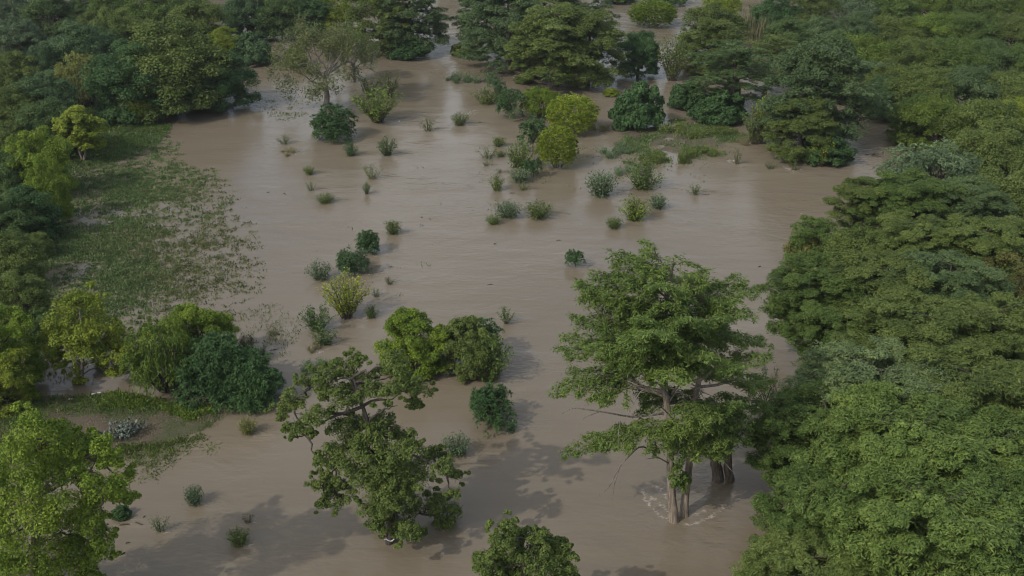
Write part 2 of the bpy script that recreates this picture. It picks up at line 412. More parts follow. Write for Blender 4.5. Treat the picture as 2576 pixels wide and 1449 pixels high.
SPEC = {  # kind: (builder, seeds, settings, object name, crown part, wood part, category, rim)
 'cyp':   (k_cypress, (1, 2, 3), {}, 'cypress_tree', 'crown', 'trunk', 'tree', .0),
 'cypd':  (k_cypd, (11, 12, 13), {}, 'cypress_tree', 'crown', 'trunk', 'tree', .35),
 'cypn':  (k_cypd, (21, 22, 23), dict(n=26, H=16, R=7.0, leaf=.34, dens=1.3, low=.35, m=130, per=185, cl=.26, flat=.7, prof=(.55, .92, .86, .55), rc=(.10, .20), droop=.25, fall=.2), 'cypress_tree', 'crown', 'trunk', 'tree', .0),
 'brd':   (k_broad, (31, 32, 33, 34), {}, 'broadleaf_tree', 'crown', 'trunk', 'tree', .25),
 'brdn':  (k_broad, (41, 42), dict(n=46, per=150, leaf=.24, rc=(.16, .30)), 'broadleaf_tree', 'crown', 'trunk', 'tree', .15),
 'bushy': (k_broad, (46, 47), dict(H=6.0, R=3.2, n=56, per=150, leaf=.17, zc=.42, rz=.57, rc=(.18, .30), droop=-.15), 'broadleaf_tree', 'crown', 'trunk', 'tree', .45),
 'flat':  (k_broad, (36, 37, 38), dict(H=8.5, R=5.4, n=38, rz=.36, zc=.6), 'broadleaf_tree', 'crown', 'trunk', 'tree', .2),
 'mound': (k_mound, (51, 52), {}, 'vine_covered_bush', 'foliage', 'stem', 'bush', .8),
 'round': (k_roundbush, (61, 62), {}, 'round_bush', 'foliage', 'stem', 'bush', .5),
 'vase':  (k_vase, (71, 72), {}, 'young_tree', 'crown', 'trunk', 'tree', .0),
 'vaset': (k_stems, (73,), {}, 'young_tree', 'crown', 'trunk', 'tree', .0),
 'wil':   (k_willow, (81, 82), {}, 'willow_tree', 'crown', 'trunk', 'tree', .25),
 'ros':   (k_rosette, (91, 92), {}, 'broadleaf_bush', 'foliage', 'stem', 'bush', .2),
 'rosb':  (k_rosette, (93,), dict(H=6, R=4.2, n=420, leaf=.50, lob=12, zc=.44, rz=.38), 'broadleaf_tree', 'crown', 'trunk', 'tree', .3),
 'shr':   (k_shrub, (101, 102, 103), {}, 'shrub', 'foliage', 'stem', 'shrub', .0),
 'shrd':  (k_shrub, (104, 105), dict(n=34, per=44, leaf=.14, start=.12), 'shrub', 'foliage', 'stem', 'shrub', .0),
 'spar':  (k_shrub, (106, 107, 108), dict(n=15, per=26, leaf=.13, start=.3), 'shrub', 'foliage', 'stem', 'shrub', .0),
 'sap':   (k_vase, (111, 112), dict(H=4, R=1.5, n=20, per=26, leaf=.24, start=.35, spread=1), 'sapling', 'crown', 'trunk', 'sapling', .0),
 'half':  (k_halfbare, (121,), {}, 'half_bare_tree', 'crown', 'trunk', 'tree', .0),
 'twig':  (k_halfbare, (122, 123), dict(leafy=.12, depth=4, H=8), 'bare_tree', 'crown', 'trunk', 'tree', .0),
 'weed':  (k_weeds, (131, 132, 133), {}, 'weed_clump', 'foliage', 'stem', 'weeds', .5),
 'reed':  (k_reeds, (141,), {}, 'reed_bed', 'foliage', 'stem', 'reeds', .8),
}
PAL = dict(bluish=(.116, .176, .064), sage=(.165, .232, .092), lemon=(.225, .275, .036), sedge=(.128, .190, .066), dull=(.135, .165, .060), olive=(.128, .182, .044), dark=(.098, .162, .050), teal=(.090, .160, .064), blue=(.106, .168, .066), mid=(.108, .172, .040),
           bright=(.130, .200, .034), lime=(.168, .252, .030), yellow=(.255, .335, .040), pale=(.215, .245, .070), grey=(.135, .200, .098),
           rust=(.135, .142, .042), straw=(.24, .23, .12), moss=(.132, .184, .046), deep=(.066, .138, .044), ygreen=(.205, .268, .032), fern=(.140, .212, .048))
BARKC = dict(brown=(.11, .095, .078), pale=(.27, .235, .19), grey=(.20, .185, .165), dark=(.075, .066, .056))
CACHE = {}
def proto(kind, i):
    key = (kind, i)
    if key not in CACHE:
        fn, seeds, kw, *_ = SPEC[kind]
        lb, tb = fn(seeds[i], **kw)
        v = np.concatenate(lb.v)
        r = (np.percentile(v[:, 0], 98.5) - np.percentile(v[:, 0], 1.5) + np.percentile(v[:, 1], 98.5) - np.percentile(v[:, 1], 1.5)) / 4
        CACHE[key] = (lb.mesh(kind + '_leaves', LEAF), tb.mesh(kind + '_wood', BARK, True), r, np.percentile(v[:, 2], 99.7))
    return CACHE[key]
def tag(o, label=None, cat=None, group=None, kind=None):
    for k, v in (('label', label), ('category', cat), ('group', group), ('kind', kind)):
        if v: o[k] = v
    return o
def mesh_obj(name, me, parent=None, color=None):
    o = bpy.data.objects.new(name, me)
    COL.objects.link(o)
    if parent: o.parent = parent
    if color: o.color = (*color, 1)
    return o
def empty(name, loc, rz=0.0, scale=(1, 1, 1)):
    o = bpy.data.objects.new(name, None)
    COL.objects.link(o)
    o.location, o.rotation_euler, o.scale = loc, (0, 0, rz), scale
    return o
RS = random.Random(7)
CNT = {}
def put(kind, loc, w, h, colour, label, group, bark='brown', var=None, name=None, rz=None):
    fn, seeds, kw, nm, cr, wd, cat, rim = SPEC[kind]
    CNT[kind] = CNT.get(kind, -1) + 1
    lm, tm, r0, h0 = proto(kind, CNT[kind] % len(seeds) if var is None else var)
    s, sz = w / 2 / r0, h / h0
    e = empty(name or nm, loc, RS.uniform(0, 6.28) if rz is None else rz, (s, s, sz))
    tag(e, label, cat, group)
    c = PAL[colour]; j = RS.uniform(.9, 1.1)
    mesh_obj(cr, lm, e, tuple(x * j for x in c))
    mesh_obj(wd, tm, e, BARKC[bark])
    return e
WAKES = []
def B(kind, x0, y0, x1, y1, colour, label, group, bx=None, **kw):
    """tree seen whole: its box in the photograph, foot at the bottom edge"""
    xc = (x0 + x1) / 2
    p = g(bx if bx else xc, y1)
    wpx = x1 - x0
    w = wpx / F * np.linalg.norm(p - np.array([0, 0, CAM_H]))
    if group == 'bushes and shrubs standing in the floodwater': WAKES.append((p[:2].copy(), w))
    rim = SPEC[kind][7]
    q = nrm(p[:2]); p[:2] += q * w / 2 * rim
    h = aty(xc, y0, p[1])[2] * (.58 if kind == 'weed' else 1)
    return put(kind, (p[0], p[1], 0), w, max(h, .25), colour, label, group, **kw)
def C(kind, x, y, wpx, colour, label, group, asp=None, zc=.62, **kw):
    """tree in a closed canopy: middle and width of its crown in the photograph"""
    asp = asp or {'cyp': 1.2, 'cypd': 1.15, 'cypn': 1.05, 'brd': 1.0, 'flat': .85, 'brdn': 1.0}.get(kind, 1.0)
    h = 10.0
    for _ in range(8):
        p = g(x, y, h * zc)
        h = asp * wpx / F * np.linalg.norm(p - np.array([0, 0, CAM_H]))
    return put(kind, (p[0], p[1], 0), h / asp, h, colour, label, group, **kw)

# ------------------------------------------------------------------ ground and water
def poly_w(pts): return np.array([g(*p)[:2] for p in pts])
def sdist(P, poly):
    """signed distance, positive inside"""
    n = len(poly); d = np.full(len(P), 1e9); ins = np.zeros(len(P), bool)
    for i in range(n):
        a, b = poly[i], poly[(i + 1) % n]
        ab = b - a; t = np.clip(((P - a) @ ab) / (ab @ ab), 0, 1)
        d = np.minimum(d, np.linalg.norm(P - a - t[:, None] * ab, axis=1))
        c = ((a[1] > P[:, 1]) != (b[1] > P[:, 1]))
        with np.errstate(divide='ignore', invalid='ignore'):
            ins ^= c & (P[:, 0] < (b[0] - a[0]) * (P[:, 1] - a[1]) / (b[1] - a[1]) + a[0])
    return np.where(ins, d, -d)
def vnoise(P, s, seed):
    """smooth value noise"""
    q = P / s; i = np.floor(q).astype(int); f = q - i; f = f * f * (3 - 2 * f)
    def h(a, b):
        n = np.sin(a * 127.1 + b * 311.7 + seed * 17.3) * 43758.5453
        return n - np.floor(n)
    x, y = i[:, 0], i[:, 1]
    return (h(x, y) * (1 - f[:, 0]) + h(x + 1, y) * f[:, 0]) * (1 - f[:, 1]) + (h(x, y + 1) * (1 - f[:, 0]) + h(x + 1, y + 1) * f[:, 0]) * f[:, 1]
MEADOW = poly_w([(170, 330), (420, 318), (445, 350), (480, 400), (555, 435), (610, 490), (640, 560), (668, 640), (680, 700), (645, 770), (610, 850), (560, 900), (330, 945), (90, 950), (-700, 950), (-700, 330)])
UPBANK = poly_w([(-900, 240), (230, 262), (330, 305), (430, 316), (400, 360), (300, 405), (190, 425), (150, 470), (60, 560), (-900, 560)])
LOWBANK = poly_w([(-900, 985), (60, 992), (180, 1000), (290, 985), (380, 1000), (470, 1018), (545, 1028), (560, 1050), (520, 1080), (430, 1112), (330, 1132), (270, 1150), (120, 1180), (-900, 1200)])
TUSS = poly_w([(270, 1130), (430, 1112), (520, 1090), (550, 1130), (500, 1180), (400, 1215), (300, 1215)])
FARLEFT = poly_w([(-1800, -60), (560, -60), (585, 30), (600, 110), (560, 190), (420, 262), (200, 285), (-1800, 285)])
RIGHT = poly_w([(1980, -70), (2070, 90), (2240, 200), (2335, 315), (2370, 400), (2300, 500), (2220, 640), (2190, 760), (2230, 900), (2330, 1100), (2420, 1500), (4600, 1500), (4600, -70)])
ISLE = poly_w([(1560, 335), (1650, 322), (1790, 318), (1850, 340), (1800, 372), (1700, 385), (1610, 360)])
REEDP = poly_w([(1850, 60), (1900, 25), (2000, 60), (2020, 120), (1900, 110)])
def height(P):
    n1, n2 = vnoise(P, 6.0, 1) - .5, vnoise(P, 1.7, 2) - .5
    h = np.full(len(P), -1.3)
    for poly, slope, top in ((FARLEFT, .12, 1.6), (RIGHT, .10, 1.5), (UPBANK, .07, .7), (LOWBANK, .16, .75), (ISLE, .05, .03), (REEDP, .1, .15)):
        d = sdist(P, poly) + n1 * 1.6 + n2 * .5
        h = np.maximum(h, np.clip(d * slope, -1.3, top) + np.where(d > 0, n2 * .12, 0))
    d = sdist(P, MEADOW) + n1 * 2.0
    h = np.maximum(h, np.clip(d * .03 - .03, -1.3, .02) + n1 * .05 + n2 * .08 - .075)
    return h
def axis(a, b, step): return np.concatenate([[-6000, -2500, -1200, -600, -350], np.arange(a, b, step), [350, 600, 1200, 2500, 6000]])
XS = np.unique(np.concatenate([axis(-170, 171, 1.0), np.arange(-40, 40, .5), np.arange(6, 15, .25)]))
YS = np.concatenate([[-3000, -800, -200, 0, 25], np.arange(40, 56, 1.0), np.arange(56, 66, .25), np.arange(66, 150, .5), np.arange(150, 290, 1.0), [300, 330, 400, 600, 1200, 3000, 8000]])
def sheet(name, zf, mat, attrs):
    X, Y = np.meshgrid(XS, YS); P = np.stack([X.ravel(), Y.ravel()], 1)
    z = zf(P); nx, ny = len(XS), len(YS)
    b = Buf(); i, j = np.meshgrid(np.arange(ny - 1), np.arange(nx - 1), indexing='ij'); k = i * nx + j
    b.add(np.column_stack([P, z]), np.stack([k, k + 1, k + nx + 1, k + nx], -1).reshape(-1, 4), np.zeros(len(P)))
    me = b.mesh(name, mat, True)
    for an, fn in attrs.items():
        me.attributes.new(an, 'FLOAT', 'POINT').data.foreach_set('value', np.clip(fn(P), 0, 1).astype(np.float32))
    return tag(mesh_obj(name, me), kind='structure')
def ground_material():
    m, nt, p = newmat("ground")
    geo = N(nt, 'ShaderNodeNewGeometry'); P = geo.outputs['Position']
    ga = N(nt, 'ShaderNodeAttribute', attribute_name='grassy')
    n1, n2, n3 = noise(nt, P, .35, 4), noise(nt, P, 2.5, 4, .7), noise(nt, P, 9, 3, .7)
    soil = mixc(nt, ramp(nt, n1, .3, .7), (.15, .112, .075, 1), (.235, .185, .132, 1))
    soil = mixc(nt, ramp(nt, n3, .35, .7), soil, (.095, .08, .048, 1))
    gr = mixc(nt, ramp(nt, n2, .3, .7), (.04, .07, .02, 1), (.085, .11, .03, 1))
    k = math_(nt, 'ADD', math_(nt, 'MULTIPLY', ga.outputs['Fac'], 1.25), math_(nt, 'MULTIPLY', math_(nt, 'SUBTRACT', n1, .62), 1.7))
    L(nt, mixc(nt, ramp(nt, k, .25, .6), soil, gr), p.inputs['Base Color'])
    p.inputs['Roughness'].default_value = .95
    b = N(nt, 'ShaderNodeBump'); b.inputs['Strength'].default_value = .8; b.inputs['Distance'].default_value = .25
    L(nt, math_(nt, 'ADD', n2, n3), b.inputs['Height']); L(nt, b.outputs[0], p.inputs['Normal'])
    return m
def grassy(P):
    v = np.zeros(len(P)) + .15
    for poly, a in ((UPBANK, 1.0), (LOWBANK, .42), (MEADOW, .35), (ISLE, .45), (FARLEFT, .45), (RIGHT, .3)):
        v = np.maximum(v, np.where(sdist(P, poly) > 0, a, 0))
    return v
WAKE = [((1612, 1235), (1630, 1268), (1655, 1292), (1690, 1312), (1722, 1322)), ((1722, 1322), (1750, 1316), (1790, 1298), (1825, 1275)), ((1640, 1250), (1668, 1275), (1690, 1300)), ((1655, 1225), (1680, 1255)), ((1735, 1300), (1775, 1285))]
FOAM = [ ((1130, 180), 7, .45),
        ((1180, 283), 3, .5), ((1140, 505), 5, .25), ((1640, 40), 12, .35), ((1870, 262), 4, .8), ((1990, 425), 2, .7), ((1300, 190), 4, .6), ((1512, 205), 5, .5),
        ((1450, 358), 2, .5), ((1840, 405), 1.2, .7), ((2050, 545), 4, .3), ((2150, 380), 7, .25), ((1270, 950), 3, .35), ((200, 555), 5, .2)]
def foam(P):
    v = np.zeros(len(P))
    for px, r, a in FOAM: v = np.maximum(v, a * np.exp(-((P - g(*px)[:2]) ** 2).sum(1) / r ** 2))
    for p, w in WAKES:   # water curling round the bushes that stand in the current
        r = .35 + .22 * w
        v = np.maximum(v, .52 * np.exp(-((P - p - np.array([.45 * w, -.1])) ** 2).sum(1) / r ** 2))
    for w in WAKE:
        q = np.array([g(*p)[:2] for p in w])
        for a, b in zip(q[:-1], q[1:]):
            t = np.clip(((P - a) @ (b - a)) / ((b - a) @ (b - a)), 0, 1)
            v = np.maximum(v, .74 * np.exp(-((P - a - t[:, None] * (b - a)) ** 2).sum(1) / .3 ** 2))
    return v
CHOP = [((1130, 130), 14, 1), ((1640, 60), 26, .9), ((1560, 215), 12, .7), ((2180, 360), 18, .9), ((640, 240), 10, .3), ((1725, 1265), 5, 1.0), ((1150, 500), 26, .35), ((1300, 950), 6, .6), ((1900, 240), 12, .9), ((2050, 560), 16, .5)]
def chop(P):
    v = np.zeros(len(P)) + .2
    for p, w in WAKES: v = np.maximum(v, .75 * np.exp(-(((P - p - np.array([.8 * w, .2])) / np.array([1.5, 1])) ** 2).sum(1) / (.4 + .5 * w) ** 2))
    for px, r, a in CHOP: v = np.maximum(v, a * np.exp(-((P - g(*px)[:2]) ** 2).sum(1) / r ** 2))
    return v
def water_material():
    m, nt, p = newmat("muddy_water")
    geo = N(nt, 'ShaderNodeNewGeometry'); P = geo.outputs['Position']
    fa = N(nt, 'ShaderNodeAttribute', attribute_name='foam'); ca = N(nt, 'ShaderNodeAttribute', attribute_name='chop')
    mp = N(nt, 'ShaderNodeMapping'); mp.inputs['Scale'].default_value = (.55, 1.0, 1); mp.inputs['Rotation'].default_value = (0, 0, .35)
    L(nt, P, mp.inputs[0]); V = mp.outputs[0]
    big = noise(nt, V, .045, 4, .5, .6)
    base = mixc(nt, ramp(nt, big, .3, .7), (.172, .140, .094, 1), (.214, .180, .130, 1))
    mp2 = N(nt, 'ShaderNodeMapping'); mp2.inputs['Scale'].default_value = (.10, .75, 1); mp2.inputs['Rotation'].default_value = (0, 0, .25)
    L(nt, P, mp2.inputs[0])
    st = noise(nt, mp2.outputs[0], .55, 6, .62, 1.0)
    base = mixc(nt, ramp(nt, st, .30, .72), mixc(nt, .2, base, (.155, .124, .084, 1)), mixc(nt, .2, base, (.245, .212, .165, 1)))
    fn = noise(nt, V, 2.2, 5, .7, 1.2)
    ff = ramp(nt, math_(nt, 'ADD', fn, math_(nt, 'MULTIPLY', fa.outputs['Fac'], .42)), .74, .92)
    L(nt, mixc(nt, ff, base, (.46, .41, .35, 1)), p.inputs['Base Color'])
    L(nt, ramp(nt, ff, 0, 1, .13, .6), p.inputs['Roughness'])
    p.inputs['IOR'].default_value = 1.33
    w1, w2, w3 = noise(nt, V, .5, 3, .5, .8), noise(nt, V, 2.0, 3, .55, .5), noise(nt, V, .16, 2)
    w4 = noise(nt, mp2.outputs[0], 4.0, 4, .6, .4)
    hgt = math_(nt, 'ADD', math_(nt, 'ADD', math_(nt, 'MULTIPLY', w1, .5), math_(nt, 'MULTIPLY', w2, .26)), math_(nt, 'MULTIPLY', w4, .10))
    hgt = math_(nt, 'MULTIPLY', hgt, math_(nt, 'ADD', ca.outputs['Fac'], ramp(nt, w3, .40, .72, 0, .35)))
    b = N(nt, 'ShaderNodeBump'); b.inputs['Strength'].default_value = 1.0; b.inputs['Distance'].default_value = .35
    L(nt, hgt, b.inputs['Height']); L(nt, b.outputs[0], p.inputs['Normal'])
    return m
sheet('ground', height, ground_material(), dict(grassy=grassy))

# grass: nobody could count it
def grass(name, colour, pts, hgt, blades, leaf, seed, spread=.18, tone=.5):
    rng = np.random.default_rng(seed); n = len(pts); b = Buf()
    P = np.repeat(pts, blades, 0); m = len(P)
    hh = np.repeat(hgt * rng.uniform(.5, 1.3, n), blades) * rng.uniform(.6, 1.1, m)
    tn = np.repeat(tone + rng.normal(0, .22, n), blades) + rng.normal(0, .1, m)
    d = np.column_stack([rng.normal(0, .45, (m, 2)), np.ones(m)])
    c = np.column_stack([P[:, :2] + rng.normal(0, spread, (m, 2)), P[:, 2]]) + d * hh[:, None] * .5
    b.leaves(c, d, rng.normal(0, 1, (m, 3)) + np.array([0, -.2, .5]), hh * 1.1, leaf * rng.uniform(.6, 1.4, m), tn)
    o = mesh_obj(name, b.mesh(name, LEAF), None, PAL[colour])
    return o
def scatter(poly, n, seed, keep):
    rng = np.random.default_rng(seed); lo, hi = poly.min(0), poly.max(0)
    lo[0] = max(lo[0], -75)
    P = rng.uniform(lo, hi, (n, 2)); P = P[sdist(P, poly) > 0]
    P = P[rng.uniform(0, 1, len(P)) < keep(P)]
    return np.column_stack([P, np.maximum(height(P), -.08)])
mg = scatter(MEADOW, 54000, 5, lambda P: np.clip((vnoise(P, 9, 9) * .6 + vnoise(P, 3, 19) * .5 - .24) * 1.7, .22, .95) * np.clip(.04 + sdist(P, MEADOW) * .085, 0, 1) * np.clip(1.25 - np.exp(-((P - g(190, 555)[:2]) ** 2).sum(1) / 30), .1, 1))
pale = vnoise(mg[:, :2], 9, 21) * .7 + np.random.default_rng(2).uniform(0, .35, len(mg)) + np.clip((mg[:, 0] + 42) / 34, -.45, .5)
tag(grass('meadow_grass', 'sedge', mg[pale < .72], .28, 12, .16, 3, .25), 'green tussocky grass standing in shallow floodwater on the left meadow', 'grass', kind='stuff')
tag(grass('dry_grass', 'dull', mg[pale >= .72], .26, 10, .11, 4, .22), 'straw coloured drowned grass along the open side of the left meadow', 'grass', kind='stuff')
ub = scatter(UPBANK, 16000, 6, lambda P: np.clip((vnoise(P, 4, 3) - .1) * 1.5, .2, 1))
tag(grass('bank_grass', 'mid', ub, .30, 9, .10, 5, .25), 'short green grass on the shaded bank under the left trees', 'grass', kind='stuff')
lg = scatter(LOWBANK, 15000, 7, lambda P: np.clip((vnoise(P, 3.2, 4) - .35) * 2.2, .04, 1))
tag(grass('short_grass', 'mid', lg, .20, 9, .07, 6, .22), 'patchy green grass on the bare earth mound at the lower left', 'grass', kind='stuff')
dg = scatter(LOWBANK, 5200, 27, lambda P: np.clip((vnoise(P, 2.1, 24) - .3) * 1.6, .1, 1))
tag(grass('withered_grass', 'straw', dg, .13, 7, .05, 26, .2), 'withered straw coloured grass strewn over the earth mound at the lower left', 'grass', kind='stuff')
GREENS = poly_w([(215, 1015), (290, 992), (380, 1003), (470, 1020), (550, 1032), (545, 1055), (480, 1065), (420, 1035), (300, 1030), (230, 1040)])
lw = scatter(GREENS, 5200, 17, lambda P: np.clip((vnoise(P, 1.6, 14) - .42) * 3, .0, 1))
tag(grass('bank_weeds', 'bright', lw, .26, 10, .14, 16, .25), 'fresh green low weeds along the back edge of the lower left bank', 'weeds', kind='stuff')
tg = scatter(TUSS, 1500, 8, lambda P: np.clip((vnoise(P, 2.6, 5) - .45) * 3, .0, 1))
tag(grass('drowned_grass', 'olive', tg, .22, 12, .09, 7, .22), 'scattered grass tufts poking out of the water below the lower left bank', 'grass', kind='stuff')
ISG = poly_w([(1580, 330), (1700, 300), (1820, 320), (1900, 350), (1840, 385), (1720, 420), (1600, 425), (1540, 390)])
ig = scatter(ISG, 6000, 9, lambda P: np.clip((vnoise(P, 2.2, 6) - .55) * 4, .03, 1))
tag(grass('island_grass', 'sedge', ig, .34, 9, .14, 8, .32), 'thin weedy grass over the low island right of the yellow bushes', 'grass', kind='stuff')
for nm, pts, n, sd, lab in (('drowned_sprigs', [(1190, 330), (1500, 300), (1880, 350), (1870, 430), (1700, 480), (1480, 500), (1210, 480)], 420, 34, 'tiny scattered sprigs poking from the water around the low island'), ('river_sprigs', [(760, 420), (1000, 330), (1180, 560), (1000, 760), (780, 640)], 70, 35, 'a few tiny leafy sprigs afloat in the middle of the flood'),
                            ('reed_stubble', [(590, 780), (700, 760), (760, 830), (720, 900), (640, 900)], 260, 31, 'thin reed stalks standing in the water beside the lower meadow edge'),
                            ('drowned_twigs', [(650, 250), (760, 240), (770, 300), (670, 305)], 420, 32, 'leafy twig tips poking from the water left of the half bare tree'),
                            ('drowned_stubble', [(120, 880), (330, 850), (350, 940), (130, 960)], 700, 33, 'dark plant stubble in the shaded water under the sparse yellow tree')):
    pg = poly_w(pts); pp = scatter(pg, n, sd, lambda P: np.clip((vnoise(P, 3, sd) - .3) * 2.5, 0, 1)); pp[:, 2] = -.05
    tag(grass(nm, 'olive', pp, .26, 6, .07, sd, .28), lab, 'reeds', kind='stuff')

def far_wood():
    rng = np.random.default_rng(900); b = Buf()
    for x in np.arange(-190, 200, 9.0):
        for y in (272, 290):
            c = np.array([x + rng.uniform(-4, 4), y + rng.uniform(-5, 5), 6]); r = rng.uniform(4.5, 6.5)
            for k in range(7): clump(b, rng, c + rng.normal(0, [2.2, 2.2, 2.6]), r * .55, 40, 1.0, 5)
    tag(mesh_obj('far_wood', b.mesh('far_wood', LEAF), None, PAL['moss']), 'mass of woodland beyond the far bank', 'wood', kind='stuff')
far_wood()

# ------------------------------------------------------------------ hero trees, shaped from the photograph, built in depth
def finish(name, lb, tb, origin, colour, bark, label, cat, group=None, extra=()):
    o = np.asarray(origin, float)
    for b in (lb, tb) + tuple(x[1] for x in extra): b.v = [v - o for v in b.v]
    e = tag(empty(name, tuple(o)), label, cat, group)
    mesh_obj('crown', lb.mesh(name + '_leaves', LEAF), e, PAL[colour])
    mesh_obj('trunk', tb.mesh(name + '_wood', BARK, True), e, BARKC[bark])
    for nm, b, bk, lab in extra:
        x = mesh_obj(nm, b.mesh(name + '_' + nm, BARK, True), e, BARKC[bk])
        if lab: x['label'] = lab
    return e
def big_cypress():
    rng = np.random.default_rng(401); lb, tb, t2, db = Buf(), Buf(), Buf(), Buf()
    Y = g(1705, 1310)[1]
    P = lambda x, y, dy=0: aty(x, y, Y + dy)
    def trunk(b, pts, r, sides=12):
        q = np.array([P(*p) for p in pts]); k = len(q)
        t = np.linspace(0, 1, 4 * k); q = np.column_stack([np.interp(t, np.linspace(0, 1, k), q[:, i]) for i in range(3)])
        q[1:-1] = (q[:-2] + q[1:-1] * 2 + q[2:]) / 4
        b.tube(q, np.interp(t, np.linspace(0, 1, len(r)), r), sides); return q
    A = trunk(tb, [(1697, 1325), (1690, 1250), (1686, 1170), (1688, 1090), (1680, 1030), (1672, 975), (1668, 900), (1672, 820), (1680, 740), (1690, 690)], [.38, .28, .25, .24, .23, .21, .17, .12, .09, .05])
    trunk(t2, [(1722, 1322, .6), (1722, 1260, .7), (1732, 1190, .8), (1738, 1110, .8), (1742, 1030, .8), (1760, 950, .8), (1790, 850, 1)], [.36, .27, .24, .23, .20, .16, .08])
    limbs = [  # attachment, tip, depth of tip, leafiness start
        ((1684, 1085), (1420, 1150), -1.2, .30), 
        ((1680, 1000), (1402, 992), -.6, .3), ((1680, 985), (1440, 935), 1.5, .3), 
        ((1674, 930), (1412, 880), -1, .25), ((1670, 900), (1425, 850), 1.5, .25), ((1670, 880), (1460, 800), -1.5, .25), ((1672, 860), (1470, 745), 1, .3),
        ((1674, 820), (1455, 715), -.5, .45), ((1678, 790), (1500, 690), 1.5, .4), ((1680, 760), (1560, 705), -1.5, .3), ((1685, 730), (1548, 640), .8, .12), ((1690, 700), (1625, 612), .2, .04), ((1688, 710), (1590, 655), -.6, .08), ((1690, 695), (1700, 650), -.4, .0),
        ((1690, 720), (1775, 690), -.5, .08), ((1690, 760), (1895, 738), .5, .2), ((1686, 800), (1860, 700), 1.5, .25), ((1690, 830), (1890, 800), -1.5, .3), ((1690, 860), (1925, 870), 1, .3),
        ((1745, 960), (1935, 900), -1.5, .3), ((1745, 980), (1930, 960), 2, .35), ((1742, 1040), (1880, 1070), -1.5, .3), ((1742, 1030), (1925, 1020), 2, .3), ((1740, 1100), (1835, 1130), -2, .35), ((1742, 1060), (1850, 1020), -3.2, .3),
        ((1672, 900), (1600, 870), -5.5, .25), ((1674, 920), (1700, 960), -6.0, .25), ((1676, 880), (1780, 900), -5, .25), ((1672, 860), (1620, 800), -4.5, .2), ((1680, 820), (1730, 810), -4.5, .2),
        ((1680, 860), (1560, 760), 4, .25), ((1690, 800), (1790, 760), 4, .25), ((1680, 900), (1830, 850), 4, .25), ((1676, 920), (1530, 850), 4.5, .25), ((1676, 950), (1560, 910), -4.2, .25),
        ((1676, 960), (1620, 930), 5, .25), ((1690, 940), (1800, 960), 4.5, .3), ((1676, 930), (1850, 930), -4.5, .3), ((1684, 1020), (1800, 1060), -4.5, .35), ((1690, 1000), (1640, 1035), 3, .1), ((1690, 1020), (1725, 1050), 3.5, .1), ((1688, 1075), (1640, 1100), -2.5, .05), ((1690, 1100), (1725, 1125), -2.2, .0), ((1740, 1080), (1790, 1085), -2.8, .05), ((1742, 1060), (1840, 1055), 2.5, .1), ((1686, 1060), (1650, 1020), 2.5, .1), ((1742, 1120), (1830, 1105), -2.5, .1), ((1742, 1110), (1880, 1110), -.8, .2), ((1738, 1130), (1775, 1150), -2.2, .0), ((1688, 1060), (1740, 1085), -3.5, .1),
        ((1684, 1100), (1500, 1125), -1.8, .15),
        ((1672, 880), (1650, 840), -6.5, .2), ((1680, 780), (1660, 720), -3, .2), ((1690, 740), (1720, 720), 3, .2), ((1676, 900), (1500, 880), -3.5, .25), ((1680, 840), (1850, 780), 3.5, .3)]
    for i in range(13):
        a = rng.uniform(0, 6.28); yb = rng.uniform(740, 900); r_ = rng.uniform(2.2, 5.2)
        limbs.append(((1676, yb + 20), (1672 + math.cos(a) * r_ * 36, yb - rng.uniform(-10, 45)), -abs(math.sin(a)) * r_ if i % 4 else abs(math.sin(a)) * r_, .08))
    for a, b, dy, st in limbs:
        o = P(*a)
        spray_limb(lb, tb, rng, o, P(*b, dy), .12 if abs(a[0] - b[0]) > 120 else .08, .27, 1.75, sag=rng.uniform(.2, .6), start=st, wid=rng.uniform(1.8, 2.9), fall=.2, thin=.6, tap=.88)
    for x, y, r in ((1712, 1200, .55), (1706, 1225, .5), (1720, 1210, .4), (1700, 1180, .35), (1694, 1120, .45), (1730, 1110, .5), (1716, 1130, .4), (1690, 1080, .45), (1742, 1070, .5)):
        clump(lb, rng, P(x, y, -.5), r, 60, .24, 5)
    for x, y in ((1676, 770), (1664, 810), (1690, 800), (1660, 860), (1700, 850), (1680, 900), (1720, 910)):
        clump(lb, rng, P(x + rng.normal(0, 8), y, rng.uniform(-1.6, -.6)), .55, 36, .27, 5, .5, wr=(.22, .36))
    for pts, r in (([(1684, 1000), (1655, 960, -.8), (1610, 985, -1.5), (1575, 1050, -2)], .09), ([(1690, 990), (1720, 955, -1), (1755, 975, -1.6), (1775, 1010, -2)], .08),
                   ([(1660, 1140), (1610, 1120, -1.2), (1560, 1170, -1.6), (1530, 1230, -1.8), (1500, 1250, -2)], .06), ([(1560, 1170, -1.6), (1545, 1220, -1.9), (1540, 1260, -2)], .035),
                   ([(1670, 1040), (1590, 1050, -.5), (1510, 1035, -.9), (1440, 1025, -1.2), (1412, 1042, -1.3)], .07), ([(1745, 1120), (1785, 1135, -1), (1820, 1160, -1.4), (1850, 1195, -1.6)], .08),
                   ([(1700, 1060), (1660, 1020, -1.5), (1640, 1040, -2), (1632, 1075, -2.2)], .05), ([(1510, 1035, -.9), (1470, 1050, -1.3), (1450, 1075, -1.5)], .03), ([(1690, 1170), (1655, 1150, -.8), (1625, 1155, -1)], .06),
                   ([(1685, 1010), (1700, 985, -1), (1735, 995, -1.5), (1765, 1060, -1.8)], .06), ([(1740, 1020, 0), (1765, 985, -1.2), (1800, 1000, -1.8)], .06), ([(1560, 1060, -2), (1555, 1100, -2.1), (1560, 1140, -2.2)], .03)):
        trunk(db, pts, [r, r * .7, r * .2], 6)
    o = P(1705, 1312)
